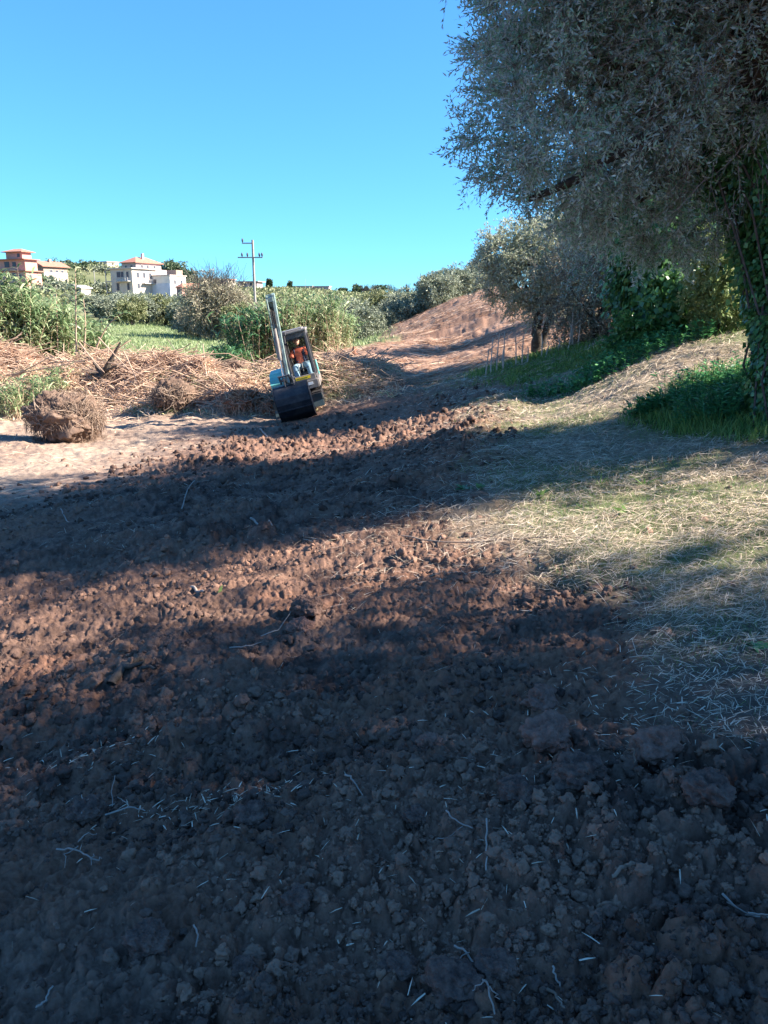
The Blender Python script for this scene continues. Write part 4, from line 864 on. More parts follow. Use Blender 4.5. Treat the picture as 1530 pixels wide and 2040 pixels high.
d = nrm(np.stack([np.cos(a) * .7, np.sin(a) * .7, .35 + rng.random(n)], 1)); V, F = blades(np.stack([x, y, H(x, y)], 1), d, .15 + .35 * rng.random(n), .012 + .012 * rng.random(n), .5, rng, 3)
stuff('bank_weeds', V, F, M_REED, np.repeat(.25 + .75 * rng.random(n), 8), 'pale green weeds sprouting through the root bank', 'weeds')
n = 4200; x = rng.uniform(-17, .4, n); y = rng.uniform(20.5, 26, n); k = heap(x, y) > .12; x, y = x[k], y[k]; n = len(x); a = rng.normal(size=n) * .55 + np.where(rng.random(n) < .5, 2.75, .3)
L = .35 + 1.3 * rng.random(n) ** 1.8; z = H(x, y); d = nrm(np.stack([np.cos(a), np.sin(a) * .6, rng.normal(size=n) * .35 + .05], 1)); P0 = np.stack([x, y, z + .06 + .14 * rng.random(n)], 1) - d * L[:, None] / 2; P2 = P0 + d * L[:, None]
V, F = tubes(bez(P0, (P0 + P2) / 2 + rng.normal(size=(n, 3)) * .04, P2, 4), .006 + .008 * rng.random((n, 1)) * np.ones((1, 4)), 4)
tag(npmesh('broken_canes', V, F, M_CANE), 'snapped dry canes tangled over the root bank', 'dry canes', kind='stuff')
# cleared brush lying down the brown bank
x = rng.uniform(-3, 16, 75000); y = rng.uniform(22, 58, 75000); t_, g_, f_ = masks(x, y); k = (t_ < .3) & (g_ < .3) & (f_ < .3) & (x > -2.2 + (y - 30) * .02) & (rng.random(75000) < np.clip(.4 + 1.9 * fbm(x * .5, y * .5, 711, 3), .05, 1)); x, y = x[k], y[k]; n = len(x)
V, F = lying(x, y, .25 + .8 * rng.random(n) ** 2, .020 + .022 * rng.random(n), .12, rng, lift=.08, droop=.05, az=rng.normal(size=n) * .45 + 2.9)
stuff('cut_brush', V, F, M_HEAP, np.repeat(np.clip(.12 + .6 * rng.random(n), 0, 1), 6), 'cut brush lying down the cleared brown bank', 'dry brush')
# meadow grass
x = rng.uniform(-45, 4, 60000); y = rng.uniform(36, 95, 60000); t_, g_, f_ = masks(x, y); k = rng.random(60000) < f_; x, y = x[k], y[k]; n = len(x); a = rng.random(n) * 6.28; d = nrm(np.stack([np.cos(a) * .4, np.sin(a) * .4, np.ones(n)], 1))
V, F = blades(np.stack([x, y, zbase(x, y)], 1), d, .15 + .25 * rng.random(n) ** 3, .05, .2, rng, 2); stuff('meadow_grass', V, F, leafmat('meadow', [(.11, .16, .06), (.17, .22, .095), (.25, .28, .15)], trans=.3), np.repeat(rng.random(n), 6), 'bright green grass of the field before the olive grove', 'grass')

M_ROOTB = mat('ball_root', (.19, .13, .095), .9, c2=(.34, .26, .20), nscale=6, spec=.15)
# ================================================================= single sticks, roots, stumps, weeds
def path_thing(name, label, cat, pxs, m, r0, r1, lift=.012, forks=(), sides=6, wob=.0):
    """a stick or root that follows photo points over the ground"""
    g = [gnd(px, py) for px, py in pxs]; o = g[0]
    P = np.array([[p.x, p.y, p.z + lift] for p in g]); t = np.linspace(0, len(P) - 1, max(6, len(P) * 3)); i = np.minimum(t.astype(int), len(P) - 2); f = (t - i)[:, None]; Q = P[i] * (1 - f) + P[i + 1] * f
    Q[1:-1] = (Q[:-2] + 2 * Q[1:-1] + Q[2:]) / 4; Q[1:-1] += rng.normal(size=(len(Q) - 2, 3)) * (wob + r0 * .5); Q[:, 2] = np.maximum(Q[:, 2], H(Q[:, 0], Q[:, 1]) + r1)
    parts = [tubes(Q[None], np.linspace(r0, r1, len(Q))[None], sides)]
    for fk in forks:
        gg = [gnd(px, py) for px, py in fk]; W_ = np.array([[p.x, p.y, p.z + lift * 1.5] for p in gg]); t = np.linspace(0, len(W_) - 1, 6); i = np.minimum(t.astype(int), len(W_) - 2); f = (t - i)[:, None]; W_ = W_[i] * (1 - f) + W_[i + 1] * f
        W_[1:-1] += rng.normal(size=(4, 3)) * (wob + r1); parts.append(tubes(W_[None], np.linspace(r0 * .6, r1 * .6, 6)[None], 5))
    V, F = join(parts); ob = npmesh(name, V, F, m, smooth=True, origin=tuple(o)); return tag(ob, label, cat)
PT = path_thing
PT('root', 'long thin branched root snaking off the bottom edge beside the round clod', 'root', [(905, 1893), (935, 1915), (955, 1965), (968, 2000), (985, 2035)], M_PALE, .0032, .0022, .02, [[(935, 1915), (905, 1935), (890, 1930)], [(965, 2000), (940, 2005)], [(970, 2010), (995, 2008)]])
PT('stalk', 'short straight pale stalk lying upright in the tilled soil', 'stalk', [(967, 1690), (968, 1730), (967, 1770)], M_PALE, .0028, .0022, .03)
PT('root', 'forked pale root above the straight pale stalk', 'root', [(888, 1650), (905, 1672), (940, 1692)], M_PALE, .003, .002, .02, [[(920, 1685), (895, 1702), (870, 1706)]])
PT('root', 'many-branched pale root in the lower left soil', 'root', [(115, 1712), (160, 1720), (195, 1742), (205, 1730)], M_PALE, .0032, .002, .03, [[(160, 1718), (180, 1695), (195, 1680)], [(160, 1722), (140, 1738), (132, 1755)], [(190, 1738), (186, 1760)]], wob=.003)
PT('stick', 'pale angular stick among the bright scraps on the left', 'stick', [(210, 1630), (260, 1615), (290, 1622)], M_PALE, .0032, .002, .03, [[(225, 1620), (222, 1580), (230, 1552)], [(255, 1616), (235, 1600)]])
PT('stick', 'small upright twig by the dark hole on the left', 'twig', [(165, 1640), (168, 1610), (163, 1588)], M_PALE, .0028, .002, .04, [[(168, 1615), (180, 1622)]])
PT('wood_chunk', 'stub of pale wood sticking out of a dark hole at the lower right', 'wood stub', [(1216, 1788), (1238, 1782), (1258, 1776)], M_ROOTB, .0055, .0065, .012)
PT('wood_chip', 'thick splinter of brown wood in the middle of the tilled soil', 'wood chip', [(382, 1180), (396, 1192), (408, 1205)], M_PALE, .012, .008, .02)
PT('stick', 'dark half-buried branch below the splinter of brown wood', 'branch', [(222, 1366), (250, 1345), (285, 1330)], M_BARK, .026, .012, .015, [[(250, 1345), (290, 1342), (310, 1352)]])
PT('cane', 'long thin cane lying level across the rake lines', 'cane', [(800, 1073), (870, 1082), (960, 1080), (1050, 1078), (1140, 1080), (1245, 1080)], M_ROOTB, .0055, .003, .015)
PT('stick', 'pale stick pointing uphill in the shade left of the middle', 'stick', [(500, 1042), (520, 1052), (543, 1062)], M_PALE, .011, .006, .02)
PT('stick', 'thin stick leaning in the shaded slope left of the middle', 'stick', [(362, 1016), (375, 990), (388, 965)], M_PALE, .007, .005, .03)
PT('stick', 'pale straight stick on the slope just before the excavator bucket', 'stick', [(518, 862), (530, 874), (545, 887)], M_PALE, .018, .012, .05)
PT('twig', 'forked twig left of the shaded slope edge', 'twig', [(122, 1020), (130, 1032), (138, 1046)], M_PALE, .007, .004, .03)
PT('root', 'thin curling root below the middle sunlit strip', 'root', [(458, 1305), (490, 1302), (520, 1288)], M_PALE, .004, .002, .02, [[(490, 1300), (510, 1300)]])
PT('root', 'hair-thin root arching by the sunlit reddish clod', 'root', [(520, 1278), (555, 1262), (580, 1232)], M_PALE, .003, .002, .03)
PT('stick', 'bundle of pale stalks running off the right edge', 'stalk', [(1435, 1812), (1480, 1845), (1528, 1880)], M_PALE, .0035, .0025, .02, [[(1445, 1822), (1490, 1860), (1528, 1870)], [(1480, 1882), (1528, 1878)]])
PT('twig', 'pale crooked twig low in the right-hand soil', 'twig', [(1100, 1942), (1108, 1958), (1115, 1975)], M_PALE, .003, .002, .02)
PT('twig', 'broken curved twig lying under the low right stub', 'twig', [(1090, 1975), (1110, 1995), (1125, 2025)], M_ROOT, .004, .002, .02)
PT('twig', 'pale splinter beside the clod right of the middle scraps', 'twig', [(688, 1568), (705, 1582), (725, 1596)], M_PALE, .004, .002, .02)
PT('twig', 'curled light root tip by the hollow on the right', 'twig', [(1248, 1535), (1256, 1560), (1257, 1590)], M_ROOT, .004, .002, .05)
PT('twig', 'slim twig in the lower left corner', 'twig', [(75, 2035), (90, 2010), (110, 1992)], M_PALE, .0035, .0025, .02)
PT('twig', 'short light twig between the lower clods', 'twig', [(388, 1870), (396, 1890), (392, 1910)], M_PALE, .003, .002, .02)
PT('branch', 'bare dark branch bending up from the herbs beside the ivied trunk', 'branch', [(1428, 740), (1432, 720)], M_BARK, .01, .008, .02)
# big root balls at the edge of the flat earth
def root_ball(label, px, py_base, wpx, hpx, Y, nroot, seed, soil, trash=900, m2=None):
    g = at(px, py_base, Y); g.z = Hp(g.x, Y) - .05; sc = Y / FPX * 1.0; rw, rh = wpx / 2 * sc, hpx * sc
    root = empty('root_ball', g, label=label, cat='root ball')
    V, F = clod_shape(5, seed, .40); V = V * (1 + .05 * rng.normal(size=(len(V), 1))) * [rw * .8, rw * .66, rh * .47] + [0, 0, rh * .45]; npmesh('earth', V, F, soil, root, smooth=True); nroot = int(nroot * 2.2); trash = int(trash * 1.0)
    d = sph(rng, nroot); d[:, 2] = np.abs(d[:, 2]) * 1.0 - .15; P0 = d * [rw * .78, rw * .62, rh * .46] + [0, 0, rh * .45]; tl = rng.random(nroot) ** 1.5 * .55 + .12
    td = nrm(np.cross(d, sph(rng, nroot)) + d * .12 + [0, 0, -.3]); P1 = P0 + d * .05 + td * (tl / 2)[:, None]; P2 = P0 + td * tl[:, None] * .8 - d * .02
    V, F = tubes(bez(P0, P1 + rng.normal(size=(nroot, 3)) * .12, P2, 6), (.006 + .016 * rng.random((nroot, 1)) ** 3) * np.linspace(1, .3, 6)[None], 5); npmesh('root', V, F, M_ROOTB, root, smooth=True)
    d = sph(rng, trash); B = d * [rw * .86, rw * .70, rh * .52] * (.9 + .2 * rng.random((trash, 1))) + [0, 0, rh * .45]; V, F = blades(B, nrm(np.cross(d, sph(rng, trash)) + d * .25), 0.08 + .16 * rng.random(trash), .016, .8, rng, 2); npmesh('dry_leaf', V, F, m2 or M_HEAP, root, rnd=np.repeat(rng.random(trash) * .8, 6)); return root
M_EARTH = mat('pale_earth', (.12, .078, .058), .95, c2=(.21, .145, .11), nscale=5, bump=.8, bscale=25, spec=.1)
M_EARTHR = mat('red_earth', (.15, .07, .045), .95, c2=(.25, .13, .09), nscale=6, bump=.8, bscale=25, spec=.1)
M_BALL = leafmat('ball_trash', [(.06, .04, .03), (.13, .088, .066), (.24, .17, .13)], trans=.1, rough=.8, spec=.1)
root_ball('large upturned ball of earth and roots on the flat soil at the left', 135, 884, 165, 106, 16.8, 420, 90, M_EARTH, 1300, M_BALL)
root_ball('dark root mass half way along the bank, green stems in it', 345, 812, 90, 62, 20.9, 260, 91, M_EARTH, 700, M_BALL)
root_ball('reddish root mass at the foot of the bank left of the bucket', 478, 820, 90, 44, 20.7, 200, 92, M_EARTHR, 500)
root_ball('small red clump of roots hard against the bucket', 537, 822, 30, 36, 20.3, 60, 93, M_EARTHR, 120)
root_ball('greyish root clump on top of the bank between cane litter and field', 470, 742, 70, 38, 23.6, 130, 94, M_EARTH, 400)
# snag, stump
def snag(label, name, cat, base, tips, Y, r0, m):
    b = np.array(at(*base, Y)); parts = []
    for i, (tip, bend, f) in enumerate(tips):
        e = np.array(at(*tip, Y + bend)); s = b if f is None else np.array(at(*f, Y)); mid = (s + e) / 2 + rng.normal(size=3) * .06
        parts.append(tubes(bez(s[None], mid[None], e[None], 7), (r0 * (1 if f is None else .6)) * np.linspace(1, .25, 7)[None], 7))
    V, F = join(parts); return tag(npmesh(name, V, F, m, smooth=True, origin=tuple(b)), label, cat)
snag('dark forked snag sticking up from the root bank', 'snag', 'dead branch', (200, 756), [((240, 682), .0, None), ((218, 716), -.2, None), ((186, 722), .1, None), ((232, 730), -.3, (207, 742)), ((178, 744), -.2, None)], 22.6, .11, M_BARK)
for (b, e, lab) in [((158, 682), (208, 742), 'long pale cane crossing the bank left of the snag'), ((196, 672), (262, 742), 'long pale cane slanting down behind the snag'), ((246, 700), (272, 760), 'pale cane leaning right of the snag'),
                    ((322, 722), (225, 770), 'pale cane lying uphill right of the snag'), ((12, 748), (170, 718), 'longest pale cane lying along the left of the bank'), ((90, 712), (195, 742), 'pale cane in the sheaf on the left of the bank'),
                    ((20, 752), (98, 712), 'pale cane crossing the left sheaf'), ((100, 722), (172, 718), 'short pale cane on top of the left sheaf'), ((215, 722), (286, 748), 'pale cane fallen across the foot of the snag')]:
    P0, P2 = np.array(at(*b, 22.2)), np.array(at(*e, 21.6)); V, F = tubes(bez(P0[None], ((P0 + P2) / 2 + rng.normal(size=3) * .03)[None], P2[None], 6), .020 * np.linspace(1, .6, 6)[None], 6)
    tag(npmesh('dry_cane', V, F, M_CANE, smooth=True, origin=tuple(P0)), lab, 'cane', group='single canes thrown on the root bank')
st = gnd(705, 716); s0 = np.array([st.x, st.y, st.z])
parts = []; sc = st.y / FPX
for (dx, dz, dy, r) in [(0, 24, 0, .085), (5, 20, .1, .07), (-4, 14, -.1, .06), (-22, -2, -.1, .07), (-14, 3, .3, .05), (17, -3, -.2, .06), (9, -3, .3, .05), (12, 9, .2, .04), (-8, 8, -.2, .04)]:
    e = s0 + np.array([dx * sc, dy, dz * sc]); m_ = (s0 + [0, 0, .22] + e) / 2; parts.append(tubes(bez((s0 + [0, 0, .12])[None], m_[None], e[None], 6), r * np.linspace(1, .35, 6)[None], 8))
V, F = join(parts); tag(npmesh('tree_stump', V, F, mat('reddish_wood', (.13, .055, .035), .9, c2=(.22, .11, .07), nscale=10), smooth=True, origin=tuple(s0)), 'small reddish stump with spread roots on the bare ground behind the cab', 'stump')
# dead brush leaning out of the skyline bush
# dry stalks along the crest
M_STALK = mat('pale_stalk', (.55, .47, .40), .8, c2=(.38, .31, .26), nscale=9, spec=.2)
for i, (px, t, b) in enumerate([(968, 690, 722), (978, 672, 720), (990, 664, 722), (1003, 660, 720), (1004, 690, 722), (1028, 668, 716), (1040, 668, 716), (1050, 690, 715), (1078, 664, 712), (1110, 672, 708), (1113, 690, 708), (1140, 622, 706), (1130, 642, 706), (1150, 650, 704), (1172, 690, 702), (1088, 686, 712), (1195, 652, 700), (1213, 636, 698)]):
    gy = 19.5; p0 = at(px, b + 3, gy); p1 = at(px + rng.normal() * 7, t, gy + rng.normal() * .2); p0.z = Hp(p0.x, gy) - .03; P0, P2 = np.array(p0), np.array(p1); L = np.linalg.norm(P2 - P0)
    parts = [tubes(bez(P0[None], ((P0 + P2) / 2 + rng.normal(size=3) * .04)[None], P2[None], 5), .021 * np.linspace(1, .5, 5)[None], 5)]
    for q in range(3):
        s_ = P0 + (P2 - P0) * rng.uniform(.35, .9); parts.append(tubes(np.stack([s_, s_ + (rng.normal(size=3) * [.8, .3, .3] + [0, 0, .9]) * L * .17])[None], np.array([[.008, .004]]), 4))
    V, F = join(parts); tag(npmesh('dry_stalk', V, F, M_STALK, origin=tuple(P0)), 'bare pale stalk standing on the crest before the small olive', 'dry stalk', group='bare stalks along the grassy crest')
# broad-leaved weeds
def weed(label, px, py, n, L, W, m, up=.8):
    g = gnd(px, py); r = empty('weed', g, label=label, cat='weed'); a = np.arange(n) * 2.4 + rng.random(); d = nrm(np.stack([np.cos(a), np.sin(a), up * (.6 + .8 * rng.random(n))], 1))
    V, F = blades(np.zeros((n, 3)), d, L * (.7 + .5 * rng.random(n)), W, .35, rng, 4); V[:, 2] += .004; npmesh('leaf', V, F, m, r, rnd=np.repeat(rng.random(n), 10)); return r
weed('bright broad-leaved rosette weed in the straw right of the rake lines', 1247, 1022, 8, .16, .038, M_BUSH, .9); weed('bright upright leaf shoot at the top of the rake lines', 1077, 992, 6, .13, .035, M_BUSH, 1.6)
weed('small dark green weed left of the bright upright shoot', 925, 972, 14, .13, .04, M_HERB, .7); weed('round-leaved weed beside the small dark green one', 956, 975, 7, .08, .05, M_BUSH, 1.2)
weed('flat pale weed at the edge of the fallen leaves on the right', 1500, 1292, 9, .09, .03, M_HERB, .4); weed('narrow-leaved weed in the straw at the top right of the rake lines', 1285, 968, 9, .22, .012, M_GRASS, .8)
weed('thin grass sprig in the straw left of the narrow-leaved weed', 1195, 968, 7, .2, .010, M_GRASS, 1.3); weed('tiny leaf shoot below the bright upright one', 1158, 1008, 4, .05, .02, M_BUSH, 1.0)
weed('light green nettle shoot at the left tip of the herb bank', 1290, 850, 12, .2, .05, M_BUSH, 1.2)
g = gnd(435, 1200); V, F = leaves(np.array([[0, 0, .01]]), nrm(np.array([[.3, .4, .5]])), .06, .05, rng, flat=np.array([[1.0, 0, 0.2]])); o = npmesh('fallen_leaf', V, F, M_BUSH, rnd=np.full(4, .9)); o.location = g; tag(o, 'single pale green leaf by the splinter of brown wood', 'leaf')

# ================================================================= the excavator
M_TEAL = mat('teal_paint', (.10, .38, .36), .45, c2=(.16, .42, .38), nscale=3, spec=.5)
M_BOOMP = mat('worn_green_paint', (.27, .37, .34), .5, c2=(.14, .18, .17), nscale=5, spec=.5)
M_GREYP = mat('grey_brown_paint', (.235, .205, .185), .5, c2=(.17, .15, .135), nscale=4, spec=.5)
M_DKGR = mat('dark_frame_paint', (.085, .08, .085), .4, c2=(.13, .12, .12), nscale=5, spec=.5)
M_CABF = mat('cab_paint', (.10, .095, .095), .5, c2=(.07, .065, .07), nscale=4, spec=.5)
M_BLK = mat('black_rubber', (.018, .018, .02), .75, c2=(.045, .035, .03), nscale=8)
M_STEEL = mat('bucket_steel', (.010, .014, .022), .5, metal=.1, c2=(.05, .048, .052), nscale=4.5, bump=.15, bscale=14)
M_BLADE = mat('blade_steel', (.04, .08, .085), .5, c2=(.08, .10, .10), nscale=4)
M_CHROME = mat('piston_chrome', (.75, .75, .76), .18, metal=1.0)
M_YELLOW = mat('yellow_label', (.80, .58, .02), .5); M_WLAB = mat('white_label', (.75, .76, .76), .5); M_SEATM = mat('seat_vinyl', (.03, .03, .035), .6)
def glass_mat():
    m = bpy.data.materials.new('cab_glass'); m.use_nodes = True; nd = m.node_tree.nodes; lk = m.node_tree.links
    t = nd.new('ShaderNodeBsdfTransparent'); t.inputs[0].default_value = (.88, .92, .92, 1); g = nd.new('ShaderNodeBsdfGlossy'); g.inputs['Roughness'].default_value = .04
    f = nd.new('ShaderNodeFresnel'); f.inputs[0].default_value = 1.5; ms = nd.new('ShaderNodeMixShader'); lk.new(f.outputs[0], ms.inputs[0]); lk.new(t.outputs[0], ms.inputs[1]); lk.new(g.outputs[0], ms.inputs[2]); lk.new(ms.outputs[0], nd['Material Output'].inputs[0]); return m
M_GLASS = glass_mat(); M_GLASSD = glass_mat(); M_GLASSD.node_tree.nodes['Transparent BSDF'].inputs[0].default_value = (.22, .26, .27, 1)
EXR = empty('excavator', (0, 0, 0), label='small green and grey tracked excavator tilted on the slope, bucket down', cat='excavator')
def bevel_obj(name, bm, m, parent, bev=.015, seg=2, smooth=False):
    me = bpy.data.meshes.new(name)
    if bev:
        ed = [e for e in bm.edges if len(e.link_faces) == 2 and e.calc_face_angle(0) > .5]
        bmesh.ops.bevel(bm, geom=ed, offset=bev, segments=seg, profile=.7, affect='EDGES', clamp_overlap=True)
    bmesh.ops.recalc_face_normals(bm, faces=bm.faces); bm.to_mesh(me); bm.free()
    if smooth:
        for p in me.polygons: p.use_smooth = True
    return link(name, me, m, parent)
def b_box(bm, c, s, rot=None):
    M = Matrix.Translation(c) @ (rot.to_matrix().to_4x4() if rot else Matrix.Identity(4)) @ Matrix.Diagonal((*s, 1))
    return bmesh.ops.create_cube(bm, size=1, matrix=M)
def b_prism(bm, prof, x0, x1):
    """prof: list of (y,z)"""
    a = [bm.verts.new((x0, y, z)) for y, z in prof]; b = [bm.verts.new((x1, y, z)) for y, z in prof]; n = len(prof)
    bm.faces.new(a); bm.faces.new(b[::-1])
    for i in range(n): bm.faces.new((a[i], b[i], b[(i + 1) % n], a[(i + 1) % n]))
def b_beam(bm, p, q, wx, wy):
    p, q = Vector(p), Vector(q); d = q - p; M = Matrix.Translation((p + q) / 2) @ d.to_track_quat('Z', 'Y').to_matrix().to_4x4() @ Matrix.Diagonal((wx, wy, d.length, 1))
    bmesh.ops.create_cube(bm, size=1, matrix=M)
def eb(name, items, m, parent=EXR, bev=.012):
    bm = bmesh.new()
    for it in items:
        if it[0] == 'b': b_box(bm, it[1], it[2], it[3] if len(it) > 3 else None)
        elif it[0] == 'p': b_prism(bm, it[1], it[2], it[3])
        else: b_beam(bm, it[1], it[2], it[3], it[4])
    return bevel_obj(name, bm, m, parent, bev)
def rod(name, pts, r, m, parent=EXR, sides=12):
    V, F = tubes(np.array([pts], float), np.full((1, len(pts)), r) if np.isscalar(r) else np.array([r]), sides); n = len(pts)
    caps = [np.arange(sides)[::-1][None], (np.arange(sides) + (n - 1) * sides)[None]]
    return npmesh(name, V, [F] + caps, m, parent, smooth=False)
def track_profile(l, h, off=0, n=9):
    r = h / 2 + off; pr = []
    for k in range(n): a = -math.pi / 2 + math.pi * k / (n - 1); pr.append((l / 2 - h / 2 + r * math.cos(a), h / 2 + r * math.sin(a)))
    for k in range(n): a = math.pi / 2 + math.pi * k / (n - 1); pr.append((-l / 2 + h / 2 + r * math.cos(a), h / 2 + r * math.sin(a)))
    return pr
for sx in (-.60, .60):
    t = eb('track', [('p', track_profile(2.0, .46), sx - .15, sx + .15)], M_BLK, bev=.02)
    lug = []
    for k in range(30):
        s = k / 30 * (2 * 1.54 + math.pi * .46)
        if s < 1.54: y, z, a = -.77 + s, .46, 0
        elif s < 1.54 + math.pi * .23: q = (s - 1.54) / .23; y, z, a = .77 + .23 * math.sin(q), .23 + .23 * math.cos(q), -q
        elif s < 3.08 + math.pi * .23: y, z, a = .77 - (s - 1.54 - math.pi * .23), 0, 0
        else: q = (s - 3.08 - math.pi * .23) / .23; y, z, a = -.77 - .23 * math.sin(q), .23 - .23 * math.cos(q), -q
        lug.append(('b', (sx, y, z), (.31, .05, .05), Euler((a, 0, 0))))
    eb('tread', lug, M_BLK, t, .006)
    for y in (-.72, 0, .72): rod('roller', [(sx - .16 * np.sign(sx) * -1, y, .23), (sx + .17 * np.sign(sx), y, .23)], .15 if y else .09, M_DKGR, t, 16)
eb('undercarriage', [('b', (0, 0, .34), (1.0, .9, .22)), ('b', (0, -.75, .26), (.5, .9, .12))], M_DKGR)
eb('dozer_blade', [('p', [(-1.42, .02), (-1.34, .0), (-1.30, .2), (-1.36, .40), (-1.44, .42), (-1.38, .2)], -.77, .77)], M_BLADE)
rod('turntable', [(0, 0, .44), (0, 0, .56)], .42, M_BLK, sides=28)
# upper body
eb('body', [('p', [(-.88, .56), (.95, .56), (1.05, .70), (1.05, .80), (-.88, .80)], -.75, .78), ('b', (.34, -.86, .69), (.88, .10, .22))], M_GREYP, bev=.03)
eb('counterweight', [('p', [(.55, .62), (1.10, .66), (1.16, .95), (1.05, 1.25), (.55, 1.28)], -.74, .76)], M_TEAL, bev=.05)
hd = eb('hood', [('p', [(-.72, .80), (.54, .80), (.54, 1.28), (-.25, 1.22), (-.62, 1.06), (-.74, .92)], -.75, -.08)], M_TEAL, bev=.05)
eb('vent', [('b', (-.755, .1 + .0, 1.0 - .05 * 0), (.012, .5, .04))] + [('b', (-.755, .1, 1.0 - .06 * k), (.012, .5, .025)) for k in range(1, 4)], M_BLK, hd, .003)
# cab: pillars, sills and roof leave the openings free
cb = eb('cab_frame', [('w', (-.02, -.74, .86), (-.02, -.60, 2.28), .07, .08), ('w', (.70, -.74, .86), (.70, -.60, 2.28), .08, .09), ('w', (.70, .05, .86), (.70, .08, 2.28), .06, .08), ('w', (-.02, .55, .86), (-.02, .50, 2.28), .07, .08), ('w', (.70, .55, .86), (.70, .50, 2.28), .07, .08),
    ('b', (.34, -.60, 2.22), (.72, .09, .16)), ('b', (.34, .50, 2.24), (.72, .08, .12)), ('b', (.70, -.05, 2.24), (.08, 1.1, .12)), ('b', (-.02, -.05, 2.24), (.07, 1.1, .12)), ('b', (.70, -.1, .90), (.08, 1.28, .14)), ('b', (-.02, -.1, .90), (.07, 1.28, .14)), ('b', (.34, .53, 1.0), (.72, .06, .40))], M_CABF, bev=.018)
eb('door_rail', [('w', (.748, -.66, .95), (.748, -.54, 2.20), .025, .05), ('w', (.748, -.02, .95), (.748, .00, 2.20), .025, .05), ('b', (.748, -.34, .97), (.025, .62, .05)), ('b', (.748, -.27, 2.19), (.025, .55, .05))], M_BLK, cb, .006)
eb('roof', [('b', (.34, -.05, 2.335), (.84, 1.32, .07)), ('b', (.30, -.02, 2.385), (.70, 1.0, .05))], M_GREYP, bev=.025)
eb('roof_light', [('b', (-.02, -.70, 2.30), (.14, .08, .09))], M_DKGR, bev=.012)
eb('cab_front_panel', [('b', (.30, -.80, .98 - .10), (.80, .08, .22)), ('b', (.34, -.905, .68), (.80, .06, .26))], M_GREYP, bev=.015)
eb('warning_label', [('b', (.30, -.845, .915), (.46, .012, .085))], M_YELLOW, bev=0)
eb('warning_mark', [('b', (.12 + .045 * k, -.8535, .915), (.022, .006, .034)) for k in range(8)], M_DKGR, bev=0)
lb = eb('plate', [('b', (.50, -.942, .71), (.15, .012, .085))], M_WLAB, bev=0)
eb('grille', [('b', (.30 + .03 * (k % 3), -.941, .68 + .035 * (k // 3)), (.020, .01, .022)) for k in range(6)], M_BLK, bev=0)
eb('latch', [('b', (.395, -.942, .705), (.045, .014, .085))], M_BLK, bev=.004)
gl = eb('side_glass', [('b', (.705, -.35, 1.55), (.012, .56, 1.18))], M_GLASS, bev=0)
eb('side_glass', [('b', (.705, .28, 1.6), (.012, .38, 1.10))], M_GLASS, bev=0)
eb('rear_glass', [('b', (.34, .525, 1.70), (.64, .012, .95))], M_GLASSD, bev=0)
eb('side_glass', [('b', (-.025, -.05, 1.6), (.012, .98, 1.10))], M_GLASSD, bev=0)
eb('window_seal', [('w', (.03, -.735, 1.0), (.03, -.60, 2.10), .03, .03), ('w', (.645, -.735, 1.0), (.645, -.60, 2.10), .03, .03), ('b', (.34, -.625, 2.115), (.58, .03, .045))], M_BLK, bev=.01)
eb('floor', [('b', (.34, -.25, .83), (.68, .95, .04))], M_BLK, bev=0)
st_ = eb('seat', [('b', (.32, .15, 1.10), (.50, .48, .13)), ('b', (.32, .38, 1.45), (.46, .12, .62), Euler((-.12, 0, 0)))], M_SEATM, bev=.04)
eb('seat_base', [('b', (.32, .15, .94), (.44, .42, .19))], M_DKGR, bev=.02)
for sx in (.06, .60): eb('console', [('b', (sx + .01, -.02, 1.12), (.10, .42, .16))], M_DKGR, bev=.02); rod('control_lever', [(sx + .01, -.16, 1.18), (sx + .01, -.19, 1.36), (sx + .01, -.20, 1.42)], [.012, .016, .024], M_BLK)
for sx in (.24, .36): rod('travel_lever', [(sx, -.55, .86), (sx, -.52, 1.20), (sx, -.47, 1.34)], [.012, .012, .018], M_DKGR)
rod('grab_bar', [(.10, -.60, 1.14), (.32, -.64, 1.18), (.56, -.60, 1.20)], .012, M_DKGR)
# boom group
BX = -.13
eb('swing_post', [('b', (BX, -1.02, .72), (.30, .24, .40)), ('b', (BX - .14, -1.12, .98), (.045, .22, .30)), ('b', (BX + .14, -1.12, .98), (.045, .22, .30)), ('b', (BX, -1.02, .95), (.34, .07, .09))], M_DKGR, bev=.02)
rod('boom_pin', [(BX - .22, -1.14, 1.02), (BX + .22, -1.14, 1.02)], .045, M_DKGR)
boom_prof = [(-1.14, .92), (-1.24, 1.02), (-1.30, 1.5), (-1.42, 1.95), (-1.72, 2.55), (-2.00, 3.00), (-1.93, 3.10), (-1.80, 3.08), (-1.50, 2.66), (-1.18, 2.1), (-1.05, 1.55), (-1.05, 1.0)]
bo = eb('boom', [('p', boom_prof, BX - .075, BX + .065)], M_BOOMP, bev=.015)
eb('boom_bracket', [('b', (BX - .11, -1.87, 2.98), (.05, .20, .30)), ('b', (BX + .11, -1.87, 2.98), (.05, .20, .30)), ('b', (BX, -1.78, 3.12), (.26, .12, .07))], M_BOOMP, bo, .012)
eb('work_light', [('b', (BX + .16, -1.50, 2.18), (.09, .12, .09)), ('b', (BX + .14, -1.46, 2.04), (.05, .06, .20))], M_DKGR, bo, .012)
rod('boom_cylinder', [(BX, -1.30, .98), (BX, -1.40, 1.45), (BX, -1.47, 1.75)], .052, M_DKGR); rod('piston', [(BX, -1.47, 1.75), (BX, -1.56, 2.12)], .026, M_CHROME)
rod('stick_cylinder', [(BX, -1.28, 2.35), (BX, -1.52, 2.78)], .045, M_BOOMP)
